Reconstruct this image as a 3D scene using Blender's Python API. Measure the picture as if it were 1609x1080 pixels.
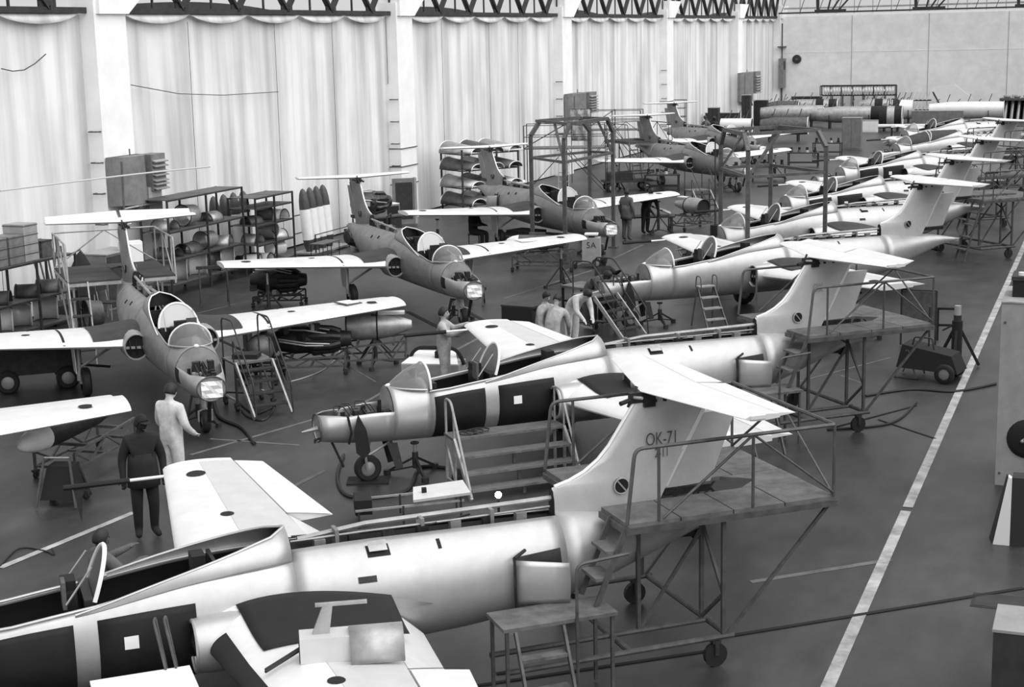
import bpy, bmesh, math, random
from mathutils import Vector, Matrix
random.seed(7)
for o in list(bpy.data.objects): bpy.data.objects.remove(o)
S = bpy.context.scene
COL = S.collection
R = math.radians
# ------------------------------------------------------------------ camera
W, H, FP = 1609.0, 1080.0, 2435.7
CAM_H, CAM_YAW, CAM_PITCH, CAM_ROLL = 7.04, R(-21.408), R(11.257), R(-1.334)
_cy, _sy, _cp, _sp = math.cos(CAM_YAW), math.sin(CAM_YAW), math.cos(CAM_PITCH), math.sin(CAM_PITCH)
FW = Vector((_sy*_cp, _cy*_cp, -_sp)); RT = Vector((_cy, -_sy, 0)); UP = RT.cross(FW)
RT, UP = math.cos(CAM_ROLL)*RT + math.sin(CAM_ROLL)*UP, -math.sin(CAM_ROLL)*RT + math.cos(CAM_ROLL)*UP
CP = Vector((0, 0, CAM_H))
cd = bpy.data.cameras.new('camera'); cam = bpy.data.objects.new('camera', cd); COL.objects.link(cam)
cd.sensor_width = 36; cd.lens = FP*36/W; cd.clip_end = 600
m = Matrix((RT, UP, -FW)).transposed().to_4x4(); m.translation = CP; cam.matrix_world = m
S.camera = cam
def G(px, py, z=0.0):
    """point at height z seen at a photograph pixel"""
    d = FW + RT*((px-W/2)/FP) - UP*((py-H/2)/FP)
    return CP + d*((z-CP.z)/d.z)
def GX(px, py, x):
    d = FW + RT*((px-W/2)/FP) - UP*((py-H/2)/FP)
    return CP + d*((x-CP.x)/d.x)
def GY(px, py, y):
    d = FW + RT*((px-W/2)/FP) - UP*((py-H/2)/FP)
    return CP + d*((y-CP.y)/d.y)
# ------------------------------------------------------------------ light
wd = bpy.data.worlds.new('overcast'); S.world = wd; wd.use_nodes = True
bg = wd.node_tree.nodes['Background']; bg.inputs[0].default_value = (1, 1, 1, 1); bg.inputs[1].default_value = 0.55
sl = bpy.data.lights.new('window_daylight', 'SUN'); sl.energy = 3.0; sl.angle = R(95); sl.color = (1, 1, 1)
so = bpy.data.objects.new('window_daylight', sl); COL.objects.link(so); so.location = (20, 20, 30)
so.rotation_euler = Vector((-0.64, 0.14, -0.74)).to_track_quat('-Z', 'Y').to_euler()
vs = S.view_settings; vs.view_transform = 'Standard'; vs.look = 'None'; vs.exposure = 0.3; vs.gamma = 1.0; vs.use_curve_mapping = False
# ------------------------------------------------------------------ materials (all procedural, monochrome)
M = {}
def mat(name, v, rough=.6, metal=0.0, noise=0.0, scale=6.0, stretch=(1, 1, 1), bump=0.0, v2=None, spec=.5, ramp=(.35, .65)):
    m = bpy.data.materials.new(name); m.use_nodes = True; nt = m.node_tree; n = nt.nodes; l = nt.links
    b = n['Principled BSDF']; b.inputs['Roughness'].default_value = rough; b.inputs['Metallic'].default_value = metal
    b.inputs['Specular IOR Level'].default_value = spec
    b.inputs['Base Color'].default_value = (v, v, v, 1)
    if noise or v2 is not None:
        if v2 is None: v2 = max(0.0, v*(1-noise)); va = v*(1+noise*.5)
        else: va = v
        tc = n.new('ShaderNodeTexCoord'); mp = n.new('ShaderNodeMapping'); mp.inputs['Scale'].default_value = stretch
        nz = n.new('ShaderNodeTexNoise'); nz.inputs['Scale'].default_value = scale; nz.inputs['Detail'].default_value = 6; nz.inputs['Roughness'].default_value = .65
        cr = n.new('ShaderNodeValToRGB'); cr.color_ramp.elements[0].position = ramp[0]; cr.color_ramp.elements[1].position = ramp[1]
        cr.color_ramp.elements[0].color = (v2, v2, v2, 1); cr.color_ramp.elements[1].color = (va, va, va, 1)
        l.new(tc.outputs['Object'], mp.inputs[0]); l.new(mp.outputs[0], nz.inputs['Vector']); l.new(nz.outputs[0], cr.inputs[0]); l.new(cr.outputs[0], b.inputs['Base Color'])
        if bump:
            bp = n.new('ShaderNodeBump'); bp.inputs['Strength'].default_value = bump; bp.inputs['Distance'].default_value = .03
            l.new(nz.outputs[0], bp.inputs['Height']); l.new(bp.outputs[0], b.inputs['Normal'])
    M[name] = m; return m
mat('silver', .50, .46, .65, .10, 3)
mat('wing_rear', .66, .5, .3, .08, 3)
mat('silver_wing', .82, .42, .25, .06, 3)
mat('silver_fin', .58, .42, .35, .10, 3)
mat('primer', .26, .42, .25, .22, 2.5)
mat('primer_fin', .22, .45, .25, .22, 2.5)
mat('aluminium', .80, .40, .30, .08, 3)
mat('pipe_dull', .30, .45, .5, .25, 4)
mat('alu_dull', .42, .45, .5, .25, 4)
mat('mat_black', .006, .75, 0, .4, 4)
mat('mat_grey', .038, .7, 0, .35, 3)
mat('dark', .008, .8)
mat('dark_metal', .03, .5, .4, .4, 8)
mat('engine', .07, .45, .6, .6, 9)
mat('rubber', .012, .7)
mat('hub', .35, .45, .6)
mat('white', .82, .6, 0, .06, 4)
mat('paper', .85, .8)
mat('frame_grey', .10, .55, .2, .35, 6)
mat('frame_dark', .035, .6, .2, .4, 6)
mat('frame_light', .38, .5, .3, .25, 5)
mat('plank', .12, .75, 0, .45, 5, (1, 6, 1))
mat('deck', .13, .8, 0, .4, 4)
mat('wood_light', .33, .75, 0, .3, 5)
mat('cabinet', .20, .55, .1, .25, 3)
mat('cabinet_light', .33, .6, 0, .15, 3)
mat('cloth_dark', .012, .9, 0, .3, 10)
mat('cloth_white', .62, .9, 0, .2, 8)
mat('cloth_grey', .10, .9, 0, .3, 8)
mat('cloth_light', .38, .9, 0, .3, 8)
mat('skin', .42, .6, 0, .12, 12)
mat('hair', .012, .6, 0, .3, 30)
mat('shoe', .01, .5)
mat('tank_nose', .06, .5, 0, .3, 5)
mat('column_white', .86, .8, 0, .06, 1.5)
mat('truss', .03, .7, 0, .4, 3)
mat('line_paint', .42, .8, 0, .45, 2.2)
mat('line_faint', .13, .8, 0, .4, 2.2)
mat('cable', .02, .6)
mat('cable_light', .5, .6)
mat('black_paint', .03, .6)
def floor_mat():
    m = bpy.data.materials.new('floor_asphalt'); m.use_nodes = True; nt = m.node_tree; n = nt.nodes; l = nt.links; b = n['Principled BSDF']
    tc = n.new('ShaderNodeTexCoord')
    def nz(s, d, st=(1, 1, 1)):
        mp = n.new('ShaderNodeMapping'); mp.inputs['Scale'].default_value = st; l.new(tc.outputs['Object'], mp.inputs[0])
        t = n.new('ShaderNodeTexNoise'); t.inputs['Scale'].default_value = s; t.inputs['Detail'].default_value = d; t.inputs['Roughness'].default_value = .6
        l.new(mp.outputs[0], t.inputs['Vector']); return t
    a = nz(.35, 6); c = nz(2.6, 8, (1, .4, 1)); g = nz(30, 3)
    r1 = n.new('ShaderNodeMapRange'); r1.inputs[1].default_value = .3; r1.inputs[2].default_value = .7; r1.inputs[3].default_value = .020; r1.inputs[4].default_value = .056; l.new(a.outputs[0], r1.inputs[0])
    r2 = n.new('ShaderNodeMapRange'); r2.inputs[1].default_value = .3; r2.inputs[2].default_value = .7; r2.inputs[3].default_value = .65; r2.inputs[4].default_value = 1.3; l.new(c.outputs[0], r2.inputs[0])
    r3 = n.new('ShaderNodeMapRange'); r3.inputs[3].default_value = .8; r3.inputs[4].default_value = 1.2; l.new(g.outputs[0], r3.inputs[0])
    m1 = n.new('ShaderNodeMath'); m1.operation = 'MULTIPLY'; l.new(r1.outputs[0], m1.inputs[0]); l.new(r2.outputs[0], m1.inputs[1])
    m2 = n.new('ShaderNodeMath'); m2.operation = 'MULTIPLY'; l.new(m1.outputs[0], m2.inputs[0]); l.new(r3.outputs[0], m2.inputs[1])
    l.new(m2.outputs[0], b.inputs['Base Color']); b.inputs['Roughness'].default_value = .42; b.inputs['Specular IOR Level'].default_value = .55
    M['floor'] = m
floor_mat()
def curtain_mat():
    m = bpy.data.materials.new('canvas_curtain'); m.use_nodes = True; nt = m.node_tree; n = nt.nodes; l = nt.links; b = n['Principled BSDF']
    tc = n.new('ShaderNodeTexCoord')
    def nz(s, d, st):
        mp = n.new('ShaderNodeMapping'); mp.inputs['Scale'].default_value = st; l.new(tc.outputs['Object'], mp.inputs[0])
        t = n.new('ShaderNodeTexNoise'); t.inputs['Scale'].default_value = s; t.inputs['Detail'].default_value = d; l.new(mp.outputs[0], t.inputs['Vector']); return t
    a = nz(1.6, 5, (1, 1, .06)); c = nz(.5, 6, (1, 1, .7))
    r1 = n.new('ShaderNodeMapRange'); r1.inputs[1].default_value = .3; r1.inputs[2].default_value = .62; r1.inputs[3].default_value = .50; r1.inputs[4].default_value = .82; l.new(a.outputs[0], r1.inputs[0])
    r2 = n.new('ShaderNodeMapRange'); r2.inputs[1].default_value = .3; r2.inputs[2].default_value = .6; r2.inputs[3].default_value = .84; r2.inputs[4].default_value = 1.0; l.new(c.outputs[0], r2.inputs[0])
    m1 = n.new('ShaderNodeMath'); m1.operation = 'MULTIPLY'; l.new(r1.outputs[0], m1.inputs[0]); l.new(r2.outputs[0], m1.inputs[1])
    l.new(m1.outputs[0], b.inputs['Base Color']); b.inputs['Roughness'].default_value = .9; b.inputs['Specular IOR Level'].default_value = .1
    M['curtain'] = m
curtain_mat()
mat('back_wall', .85, .9, 0, .10, 1.2)
def glass_mat(name, tint, mixf, v):
    m = bpy.data.materials.new(name); m.use_nodes = True; nt = m.node_tree; n = nt.nodes; l = nt.links
    n.remove(n['Principled BSDF']); out = n['Material Output']
    t = n.new('ShaderNodeBsdfTransparent'); t.inputs[0].default_value = (tint, tint, tint, 1)
    g = n.new('ShaderNodeBsdfGlossy'); g.inputs['Roughness'].default_value = .12; g.inputs[0].default_value = (.9, .9, .9, 1)
    d = n.new('ShaderNodeBsdfDiffuse'); d.inputs[0].default_value = (v, v, v, 1)
    fr = n.new('ShaderNodeFresnel'); fr.inputs[0].default_value = 1.4
    a = n.new('ShaderNodeMixShader'); a.inputs[0].default_value = mixf; l.new(t.outputs[0], a.inputs[1]); l.new(d.outputs[0], a.inputs[2])
    c = n.new('ShaderNodeMixShader'); l.new(fr.outputs[0], c.inputs[0]); l.new(a.outputs[0], c.inputs[1]); l.new(g.outputs[0], c.inputs[2]); l.new(c.outputs[0], out.inputs[0])
    M[name] = m
glass_mat('perspex', .65, .5, .26)
glass_mat('perspex_white', .7, .72, .75)
glass_mat('pane', .97, .02, .8)
def lamp_mat():
    m = bpy.data.materials.new('bulb'); m.use_nodes = True; b = m.node_tree.nodes['Principled BSDF']
    b.inputs['Emission Color'].default_value = (1, 1, 1, 1); b.inputs['Emission Strength'].default_value = 40; M['bulb'] = m
lamp_mat()
# ------------------------------------------------------------------ mesh helpers
class MB:
    def __init__(s): s.v = []; s.f = []
    def add(s, vs, fs):
        o = len(s.v); s.v += [tuple(p) for p in vs]; s.f += [tuple(i+o for i in f) for f in fs]; return s
    def box(s, c, d, rz=0.0):
        x, y, z = (k/2 for k in d); a, b = math.cos(rz), math.sin(rz); P = []
        for sx, sy, sz in ((-1,-1,-1),(1,-1,-1),(1,1,-1),(-1,1,-1),(-1,-1,1),(1,-1,1),(1,1,1),(-1,1,1)):
            P.append((c[0]+sx*x*a-sy*y*b, c[1]+sx*x*b+sy*y*a, c[2]+sz*z))
        return s.add(P, ((0,3,2,1),(4,5,6,7),(0,1,5,4),(1,2,6,5),(2,3,7,6),(3,0,4,7)))
    def bx(s, x0, x1, y0, y1, z0, z1): return s.box(((x0+x1)/2, (y0+y1)/2, (z0+z1)/2), (abs(x1-x0), abs(y1-y0), abs(z1-z0)))
    def frame(s, p, q):
        p = Vector(p); q = Vector(q); d = (q-p); d = d.normalized() if d.length > 1e-9 else Vector((0, 0, 1))
        a = Vector((0, 0, 1)) if abs(d.z) < .95 else Vector((1, 0, 0)); x = d.cross(a).normalized(); return p, q, d, x, d.cross(x)
    def bar(s, p, q, w, h=None):
        h = w if h is None else h; p, q, d, x, y = s.frame(p, q); P = []
        for e in (p, q):
            for a, b in ((-1,-1),(1,-1),(1,1),(-1,1)): P.append(e + x*(a*w/2) + y*(b*h/2))
        return s.add(P, ((0,1,2,3),(7,6,5,4),(0,4,5,1),(1,5,6,2),(2,6,7,3),(3,7,4,0)))
    def cyl(s, p, q, r, n=10, r2=None, cap=True):
        r2 = r if r2 is None else r2; p, q, d, x, y = s.frame(p, q); P = []
        for e, rr in ((p, r), (q, r2)):
            for i in range(n):
                t = 2*math.pi*i/n; P.append(e + x*(rr*math.cos(t)) + y*(rr*math.sin(t)))
        F = [(i, i+n, (i+1) % n + n, (i+1) % n) for i in range(n)]
        if cap: F += [tuple(range(n)), tuple(range(2*n-1, n-1, -1))]
        return s.add(P, F)
    def tube(s, pts, r, n=6, close=False):
        pts = [Vector(p) for p in pts]; N = len(pts); P = []; up = None
        for i, p in enumerate(pts):
            if close: d = pts[(i+1) % N]-pts[i-1]
            else: d = pts[min(i+1, N-1)]-pts[max(i-1, 0)]
            d.normalize()
            if up is None:
                a = Vector((0, 0, 1)) if abs(d.z) < .9 else Vector((1, 0, 0)); x = d.cross(a).normalized()
            else:
                x = (up - d*up.dot(d)); x = x.normalized() if x.length > 1e-6 else d.orthogonal().normalized()
            up = x; y = d.cross(x); rr = r[i] if isinstance(r, (list, tuple)) else r
            for k in range(n):
                t = 2*math.pi*k/n; P.append(p + x*(rr*math.cos(t)) + y*(rr*math.sin(t)))
        F = []
        for i in range(N if close else N-1):
            j = (i+1) % N
            for k in range(n): F.append((i*n+k, i*n+(k+1) % n, j*n+(k+1) % n, j*n+k))
        if not close: F += [tuple(range(n-1, -1, -1)), tuple(range((N-1)*n, N*n))]
        return s.add(P, F)
    def grid(s, rows, closed=False):
        n = len(rows[0]); P = [p for r_ in rows for p in r_]; F = []
        for i in range(len(rows)-1):
            for k in range(n if closed else n-1): F.append((i*n+k, i*n+(k+1) % n, (i+1)*n+(k+1) % n, (i+1)*n+k))
        return s.add(P, F)
    def lathe(s, prof, c=(0, 0, 0), ax='z', n=16, a0=0.0, a1=2*math.pi):
        full = abs(a1-a0-2*math.pi) < 1e-6; K = n if full else n+1; rows = []
        for h, r in prof:
            row = []
            for k in range(K):
                t = a0+(a1-a0)*k/n; u, w = r*math.cos(t), r*math.sin(t)
                row.append({'z': (c[0]+u, c[1]+w, c[2]+h), 'x': (c[0]+h, c[1]+u, c[2]+w), 'y': (c[0]+u, c[1]+h, c[2]+w)}[ax])
            rows.append(row)
        return s.grid(rows, full)
    def fan(s, pts): return s.add(pts, [tuple(range(len(pts)))])
    def prism(s, poly, z0, z1):
        n = len(poly); P = [(x, y, z0) for x, y in poly]+[(x, y, z1) for x, y in poly]
        return s.add(P, [tuple(range(n-1, -1, -1)), tuple(range(n, 2*n))]+[(i, (i+1) % n, (i+1) % n+n, i+n) for i in range(n)])
    def ball(s, c, r, n=10, m=7):
        r = (r, r, r) if not isinstance(r, (tuple, list)) else r; rows = []
        for i in range(m+1):
            a = math.pi*i/m-math.pi/2
            rows.append([(c[0]+r[0]*math.cos(a)*math.cos(2*math.pi*k/n), c[1]+r[1]*math.cos(a)*math.sin(2*math.pi*k/n), c[2]+r[2]*math.sin(a)) for k in range(n)])
        return s.grid(rows, True)
    def build(s, name, mt, parent=None, smooth=False, label=None):
        me = bpy.data.meshes.new(name); me.from_pydata(s.v, [], s.f)
        bm = bmesh.new(); bm.from_mesh(me); bmesh.ops.remove_doubles(bm, verts=bm.verts, dist=1e-5)
        if any(len(f.verts) > 4 for f in bm.faces): pass
        bmesh.ops.recalc_face_normals(bm, faces=bm.faces); bm.to_mesh(me); bm.free()
        me.materials.append(M[mt])
        if smooth:
            me.polygons.foreach_set('use_smooth', [True]*len(me.polygons))
            me.set_sharp_from_angle(angle=R(38))
        o = bpy.data.objects.new(name, me); COL.objects.link(o)
        if parent: o.parent = parent
        if label: o['label'] = label
        return o
def solid(o, t, off=-1.0):
    md = o.modifiers.new('thickness', 'SOLIDIFY'); md.thickness = t; md.offset = off; return o
def thing(name, label, cat, loc=(0, 0, 0), rz=0.0, group=None):
    o = bpy.data.objects.new(name, None); COL.objects.link(o); o.location = loc; o.rotation_euler = (0, 0, rz); o.empty_display_size = .2
    return tag(o, label, cat, group)
def tag(o, label, cat, group=None):
    o['label'] = label; o['category'] = cat
    if group: o['group'] = group
    return o
def struct(o): o['kind'] = 'structure'; return o
def kids(o): return [c for c in COL.objects if c.parent == o]
def dup(root, loc, rz, label, skip=(), swap=None):
    r = root.copy(); COL.objects.link(r); r.location = loc; r.rotation_euler = (0, 0, rz); r['label'] = label
    for c in list(root.children):
        if c.name.split('.')[0] in skip: continue
        k = c.copy(); COL.objects.link(k); k.parent = r
        for g in list(c.children):
            d = g.copy(); COL.objects.link(d); d.parent = k
    return r
def lerp(t, xs, ys):
    if t <= xs[0]: return ys[0]
    for i in range(len(xs)-1):
        if t <= xs[i+1]: return ys[i]+(ys[i+1]-ys[i])*(t-xs[i])/(xs[i+1]-xs[i])
    return ys[-1]
def hermite(t, xs, ys):
    n = len(xs)
    if t <= xs[0]: return ys[0]
    if t >= xs[-1]: return ys[-1]
    i = max(k for k in range(n-1) if xs[k] <= t); h = xs[i+1]-xs[i]
    def sl(k):
        if k == 0 or k == n-1: k0, k1 = max(k-1, 0), min(k+1, n-1); return (ys[k1]-ys[k0])/(xs[k1]-xs[k0])
        a, b = (ys[k]-ys[k-1])/(xs[k]-xs[k-1]), (ys[k+1]-ys[k])/(xs[k+1]-xs[k]); return 0.0 if a*b <= 0 else 2*a*b/(a+b)
    u = (t-xs[i])/h; return ys[i]*(1+2*u)*(1-u)**2+sl(i)*h*u*(1-u)**2+ys[i+1]*u*u*(3-2*u)+sl(i+1)*h*u*u*(u-1)
def smoothstep(a, b, t): t = max(0, min(1, (t-a)/(b-a))); return t*t*(3-2*t)
# ------------------------------------------------------------------ hall
WX = -26.5; CX = -25.96; COLY = [16.8, 35.84, 54.87, 74.03, 93.32, 112.39]; BY = 128.0; TZ = 7.96
fl = struct(MB().bx(-27.2, 14, -2, BY+.3, -.2, 0).build('floor', 'floor'))
def strip(name, pts, w, mt='line_paint', z=.0045):
    if mt == 'line_faint': z = .001
    b = MB(); rows = []
    for i, p in enumerate(pts):
        d = (Vector(pts[min(i+1, len(pts)-1)])-Vector(pts[max(i-1, 0)])); d.z = 0; d.normalize(); nrm = Vector((-d.y, d.x, 0))*w/2
        rows.append([Vector((p[0], p[1], z))+nrm, Vector((p[0], p[1], z))-nrm])
    o = b.grid(rows).build(name, mt, fl); solid(o, .003, 1); return o
def gl(a, b, n=8): return [G(*a).lerp(G(*b), i/n) for i in range(n+1)]
xl = -2.65
for y0, y1 in ((5, 22.55), (22.75, 60)): strip('painted_line', [(xl, y0+(y1-y0)*i/10, 0) for i in range(11)], .15)
for a, b, w in (((0, 893), (210, 806), .12), ((455, 768), (510, 740), .1), ((300, 715), (560, 640), .08), ((560, 640), (640, 595), .08), ((880, 430), (940, 400), .08), ((960, 408), (1010, 385), .08),
                ((790, 470), (930, 425), .08), ((640, 590), (790, 512), .09), ((300, 495), (370, 478), .05), ((1060, 480), (1150, 470), .06), ((1020, 430), (1110, 425), .05), ((330, 690), (470, 700), .07)):
    strip('painted_line', gl(a, b), w, 'line_faint' if w < .11 else 'line_paint')
for a, b, w in (((1255, 600), (1400, 562), .04), ((1320, 590), (1360, 605), .04), ((1180, 915), (1400, 880), .1), ((520, 560), (590, 600), .04)): strip('painted_line', gl(a, b), w, 'line_faint')
# floor joints and rails
for a, b, w in (((780, 1060), (1609, 925), .07), ((740, 1080), (1140, 1020), .06), ((640, 490), (720, 530), .12), ((735, 490), (800, 525), .1), ((1300, 675), (1440, 638), .05), ((1380, 660), (1470, 690), .04)): strip('floor_joint', gl(a, b), w, 'dark', .008)
# left wall with canvas curtains
wl = struct(MB().bx(WX-.5, WX-.2, -2, BY, 0, TZ+.05).build('wall_left', 'back_wall'))
for k, y0 in enumerate(COLY):
    ya, yb = y0+1.45, (COLY[k+1] if k+1 < len(COLY) else BY-.4); n = int((yb-ya)*7); rows = []
    for j in range(6):
        z = .05+(TZ-.15)*j/5; row = []
        for i in range(n+1):
            y = ya+(yb-ya)*i/n; fold = .022*math.sin(y*1.3+k)*math.sin(y*.37+k)+.012*math.sin(y*5.1+2*k)*math.sin(y*.6)+.008*math.sin(y*9.3)*(j/5)
            row.append((WX+fold*(.4+.6*j/5)+.05, y, z))
        rows.append(row)
    MB().grid(rows).build('canvas_curtain', 'curtain', wl, True)
    b = MB(); top = []; bot = []
    ns = 5*8
    for i in range(ns+1):
        y = ya+.3+(yb-ya-.6)*i/ns; s_ = abs(math.sin(math.pi*i/8))**.7; top.append((WX+.2, y, TZ-.06)); bot.append((WX+.26+.05*s_, y, TZ-.10-.26*s_))
    solid(b.grid([top, bot]).build('scalloped_valance', 'curtain', wl, True), .01)
    for i in (4, 8, 12):
        y = ya+(yb-ya)*(i+random.uniform(-.8, .8))/16; MB().bar((WX+.16, y, .1), (WX+.14, y+.1, TZ-.3), .012).build('curtain_seam', 'frame_grey', wl)
# columns
for k, y0 in enumerate(COLY+[BY-.75]):
    c = struct(MB().bx(WX-.3, CX, y0, y0+(1.45 if k < 6 else .7), 0, TZ+.4).build('column', 'column_white'))
    poly = [(y0+.1, TZ-.1), (y0+1.45, TZ-.1), (y0+2.9, TZ+.9), (y0+.1, TZ+.9)]
    b = MB(); b.add([(WX-.2, y, z) for y, z in poly]+[(CX+.12, y, z) for y, z in poly], [(0,1,2,3),(7,6,5,4),(0,4,5,1),(1,5,6,2),(2,6,7,3),(3,7,4,0)]); b.build('corbel', 'column_white', c)
    if k in (1, 2, 3, 4):
        for z in [1.3+.85*i for i in range(5)]:
            MB().tube([(CX-.05-.28, y0, z), (CX-.05-.28, y0-.16, z), (CX-.05, y0-.16, z), (CX-.05, y0, z)], .022).build('climbing_rung', 'frame_grey', c)
        if k >= 2:
            for z in (1.4, 2.1, 2.8): MB().tube([(CX-.5, y0-.02, z), (CX+.03, y0-.02, z), (CX+.03, y0+1.47, z)], .02).build('clamp_band', 'frame_grey', c)
        k == 2 and MB().tube([(CX-.42, y0-.05, TZ), (CX-.42, y0-.05, 5.3)], .012).build('conduit', 'frame_grey', c)
    if k == 1:
        MB().tube([(WX+.35, 37.6, 5.9), (WX+.35, 40, 5.55), (WX+.32, 42.5, 5.4), (WX+.3, 46, 5.36)], .014).build('hanging_wire', 'frame_grey', c)
# lattice trusses over the wall
for k in range(len(COLY)):
    y0 = COLY[k]; y1 = COLY[k+1] if k+1 < len(COLY) else BY; t = struct(bpy.data.objects.new('roof_truss', None)); COL.objects.link(t); t.location = (WX+.25, y0, TZ)
    L = y1-y0
    MB().bar((0, 0, 0), (0, L, 0), .14, .16).build('bottom_chord', 'truss', t); MB().bar((0, 0, 1.5), (0, L, 1.5), .14, .16).build('top_chord', 'truss', t)
    MB().bar((-.5, 0, -.02), (-.5, L, -.02), .1, .08).build('bottom_chord', 'truss', t)
    n = 6
    for i in range(n):
        ya, yb = L*i/n, L*(i+1)/n; ym = (ya+yb)/2
        MB().bar((0, ym, .05), (0, ya+.2, 1.45), .2, .1).build('diagonal', 'truss', t); MB().bar((0, ym, .05), (0, yb-.2, 1.45), .2, .1).build('diagonal', 'truss', t)
        MB().box((0, ym, .12), (.06, .7, .22)).build('gusset_plate', 'truss', t)
        MB().bar((0, ya+.05, .05), (0, ya+.05, 1.45), .06).build('vertical', 'truss', t)
    rows = []
    for x in (-3.0, -2.6): rows.append([(x, 2.5+(L-5)*i/16, -.1+.5*math.sin(math.pi*i/16)**.7) for i in range(17)])
    b = MB().grid(rows); b.add([(-2.6, 2.5, -.3), (-2.6, L-2.5, -.3)]+[rows[1][i] for i in range(16, -1, -1)], [tuple(range(19))]); b.build('outside_shed_roof', 'truss', t)
# back wall and its clerestory
bw = struct(MB().bx(WX-.5, 14, BY, BY+.3, 0, TZ+.05).build('wall_back', 'back_wall'))
for x in (-26.3+6*i for i in range(1, 6)): MB().bx(x-.02, x+.02, BY-.02, BY, 0, TZ).build('wall_joint', 'cabinet_light', bw)
MB().bx(-25.7, 14, BY-.015, BY, 5.1, 5.13).build('wall_joint', 'white', bw)
wn = struct(bpy.data.objects.new('window_1', None)); COL.objects.link(wn); wn.location = (-26, BY+.15, TZ+.05)
MB().bx(0, 40, -.01, .01, .06, 5).build('pane', 'pane', wn)
MB().bx(0, 40, -.08, .08, 0, .12).build('window_sill', 'white', wn); MB().bx(0, 40, -.06, .06, .55, .68).build('transom', 'frame_light', wn)
for i in range(28): MB().bx(i*1.45, i*1.45+.05, -.04, .04, .1, 5).build('mullion', 'frame_light', wn)
for x in (5.2, 12.6, 20.0, 27.4):
    t = struct(bpy.data.objects.new('roof_truss', None)); COL.objects.link(t); t.location = (WX+x, BY-5, TZ+.25)
    MB().bx(-1.1, 1.3, -.1, .1, 0, .22).build('bottom_chord', 'truss', t)
    for q in ((-.9, -1.0), (-.1, .4), (.2, 1.6), (.7, 2.6)): MB().bar((q[0], 0, .1), (q[1], 0, 2.2), .12).build('diagonal', 'truss', t)
    MB().bx(-.9, -.75, -.07, .07, 0, 2.5).build('hanger', 'truss', t)
t = struct(bpy.data.objects.new('roof_truss', None)); COL.objects.link(t); t.location = (WX+.6, BY-1.6, TZ+.35)
MB().bx(0, 36, -.07, .07, -.12, 0).build('bottom_chord', 'truss', t)
for i in range(24): MB().bar((i*1.5+.2, 0, -.05), (i*1.5+.9, 0, 2), .05).build('diagonal', 'frame_grey', t)
wr = struct(MB().bx(12, 12.3, -2, BY, 0, 9).build('wall_right', 'cabinet_light')); MB().bx(11.98, 12, -2, BY, 0, 1.2).build('wall_dado', 'cabinet', wr)  # unseen hall wall, added to block low sky light on the aircraft sides
# corner services on the back column
e = thing('switch_box', 'dark electrical switch box on the corner column with pipes', 'switch box', GX(1226, 120, CX+.05)); e.location.z = 0
z1, z2 = GX(1226, 138, CX).z, GX(1226, 92, CX).z
MB().bx(-.05, .35, -.5, .55, z1, z2).build('case', 'cabinet', e); MB().bx(.35, .38, -.4, .1, z2-.9, z2-.2).build('door', 'frame_dark', e)
MB().cyl((.1, .1, z2), (.1, .1, TZ-.5), .06).build('pipe', 'frame_grey', e); MB().bar((.1, .1, z2+.9), (.1, .1, z2+.98), 1.2, .5).build('bracket', 'frame_grey', e); MB().cyl((.1, .1, 0), (.1, .1, z1), .08).build('pipe', 'frame_grey', e)
p = GY(1252, 93, BY-.1); v = thing('wall_bell', 'round dark bell on the pale back wall beside the corner column', 'bell', p)
MB().lathe([(-.12, .0), (-.12, .3), (-.05, .36), (.1, .36)], (0, 0, 0), 'y', 14).build('gong', 'frame_dark', v, True); MB().lathe([(-.16, 0), (-.16, .12), (-.1, .12)], (0, 0, 0), 'y', 10).build('boss', 'frame_grey', v, True)
# warm-air heaters on the columns
def heater(px0, px1, py0, py1, label, legs=False, mouth=False):
    a = GX(px0, py0, CX+.1); b = GX(px1, py1, CX+.1); w = b.y-a.y; h = a.z-b.z; t = thing('air_heater', label, 'heater', (CX+.45, a.y, 0), 0, 'warm-air heaters on the columns')
    z0, z1 = b.z, a.z
    # cylinder-fronted body + louvre box
    rows = []
    for z in (z0, z1):
        rows.append([(.55*math.sin(math.pi*i/8)**.6-.3, w*.66*i/8, z) for i in range(9)])
    bb = MB().grid(rows); bb.fan(rows[1]); bb.fan(rows[0]); bb.bx(-.4, -.2, 0, w*.66, z0, z1); bb.build('casing', 'cabinet', t, True)
    MB().bx(-.35, .12, w*.66, w*.98, z0+.22*h, z1-.02).build('louvre_box', 'cabinet', t)
    for i in range(7): 
        z = z0+.27*h+i*.095*h; q = MB(); q.add([(.12, w*.67, z), (.12, w*.97, z), (.24, w*.97, z-.03*h), (.24, w*.67, z-.03*h)], [(0,1,2,3)]); solid(q.build('slat', 'cabinet_light', t), .03)
    MB().lathe([(0, .0), (0, .28), (-.35, .38), (-.36, .3)], (-.05, w*.35, z0), 'z', 12).build('air_outlet', 'frame_dark', t, True)
    MB().tube([(.15, -.05, z1-.1), (.15, -.12, z0-.9)], .03).build('pipe', 'frame_grey', t); MB().tube([(.15, -.1, z0-.05), (.25, w*.6, z0-.02)], .03).build('pipe', 'frame_light', t)
    MB().tube([(-.2, w*.4, z1), (-.2, w*.4, z1+.18)], .02).build('lifting_eye', 'frame_grey', t)
    MB().bx(-.45, -.3, w*.1, w*.8, z0+.1, z1-.1).build('mounting_plate', 'frame_grey', t)
    if legs: MB().bx(-.25, .05, w*.6, w*.9, 0, z0+.3*h).build('duct', 'cabinet_light', t)
    return t
heater(168, 243, 248, 312, 'dark warm-air heater on the column behind the tall empty shelving', True)
heater(888, 925, 148, 185, 'dark warm-air heater above the arched gantry, beside a column')
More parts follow.
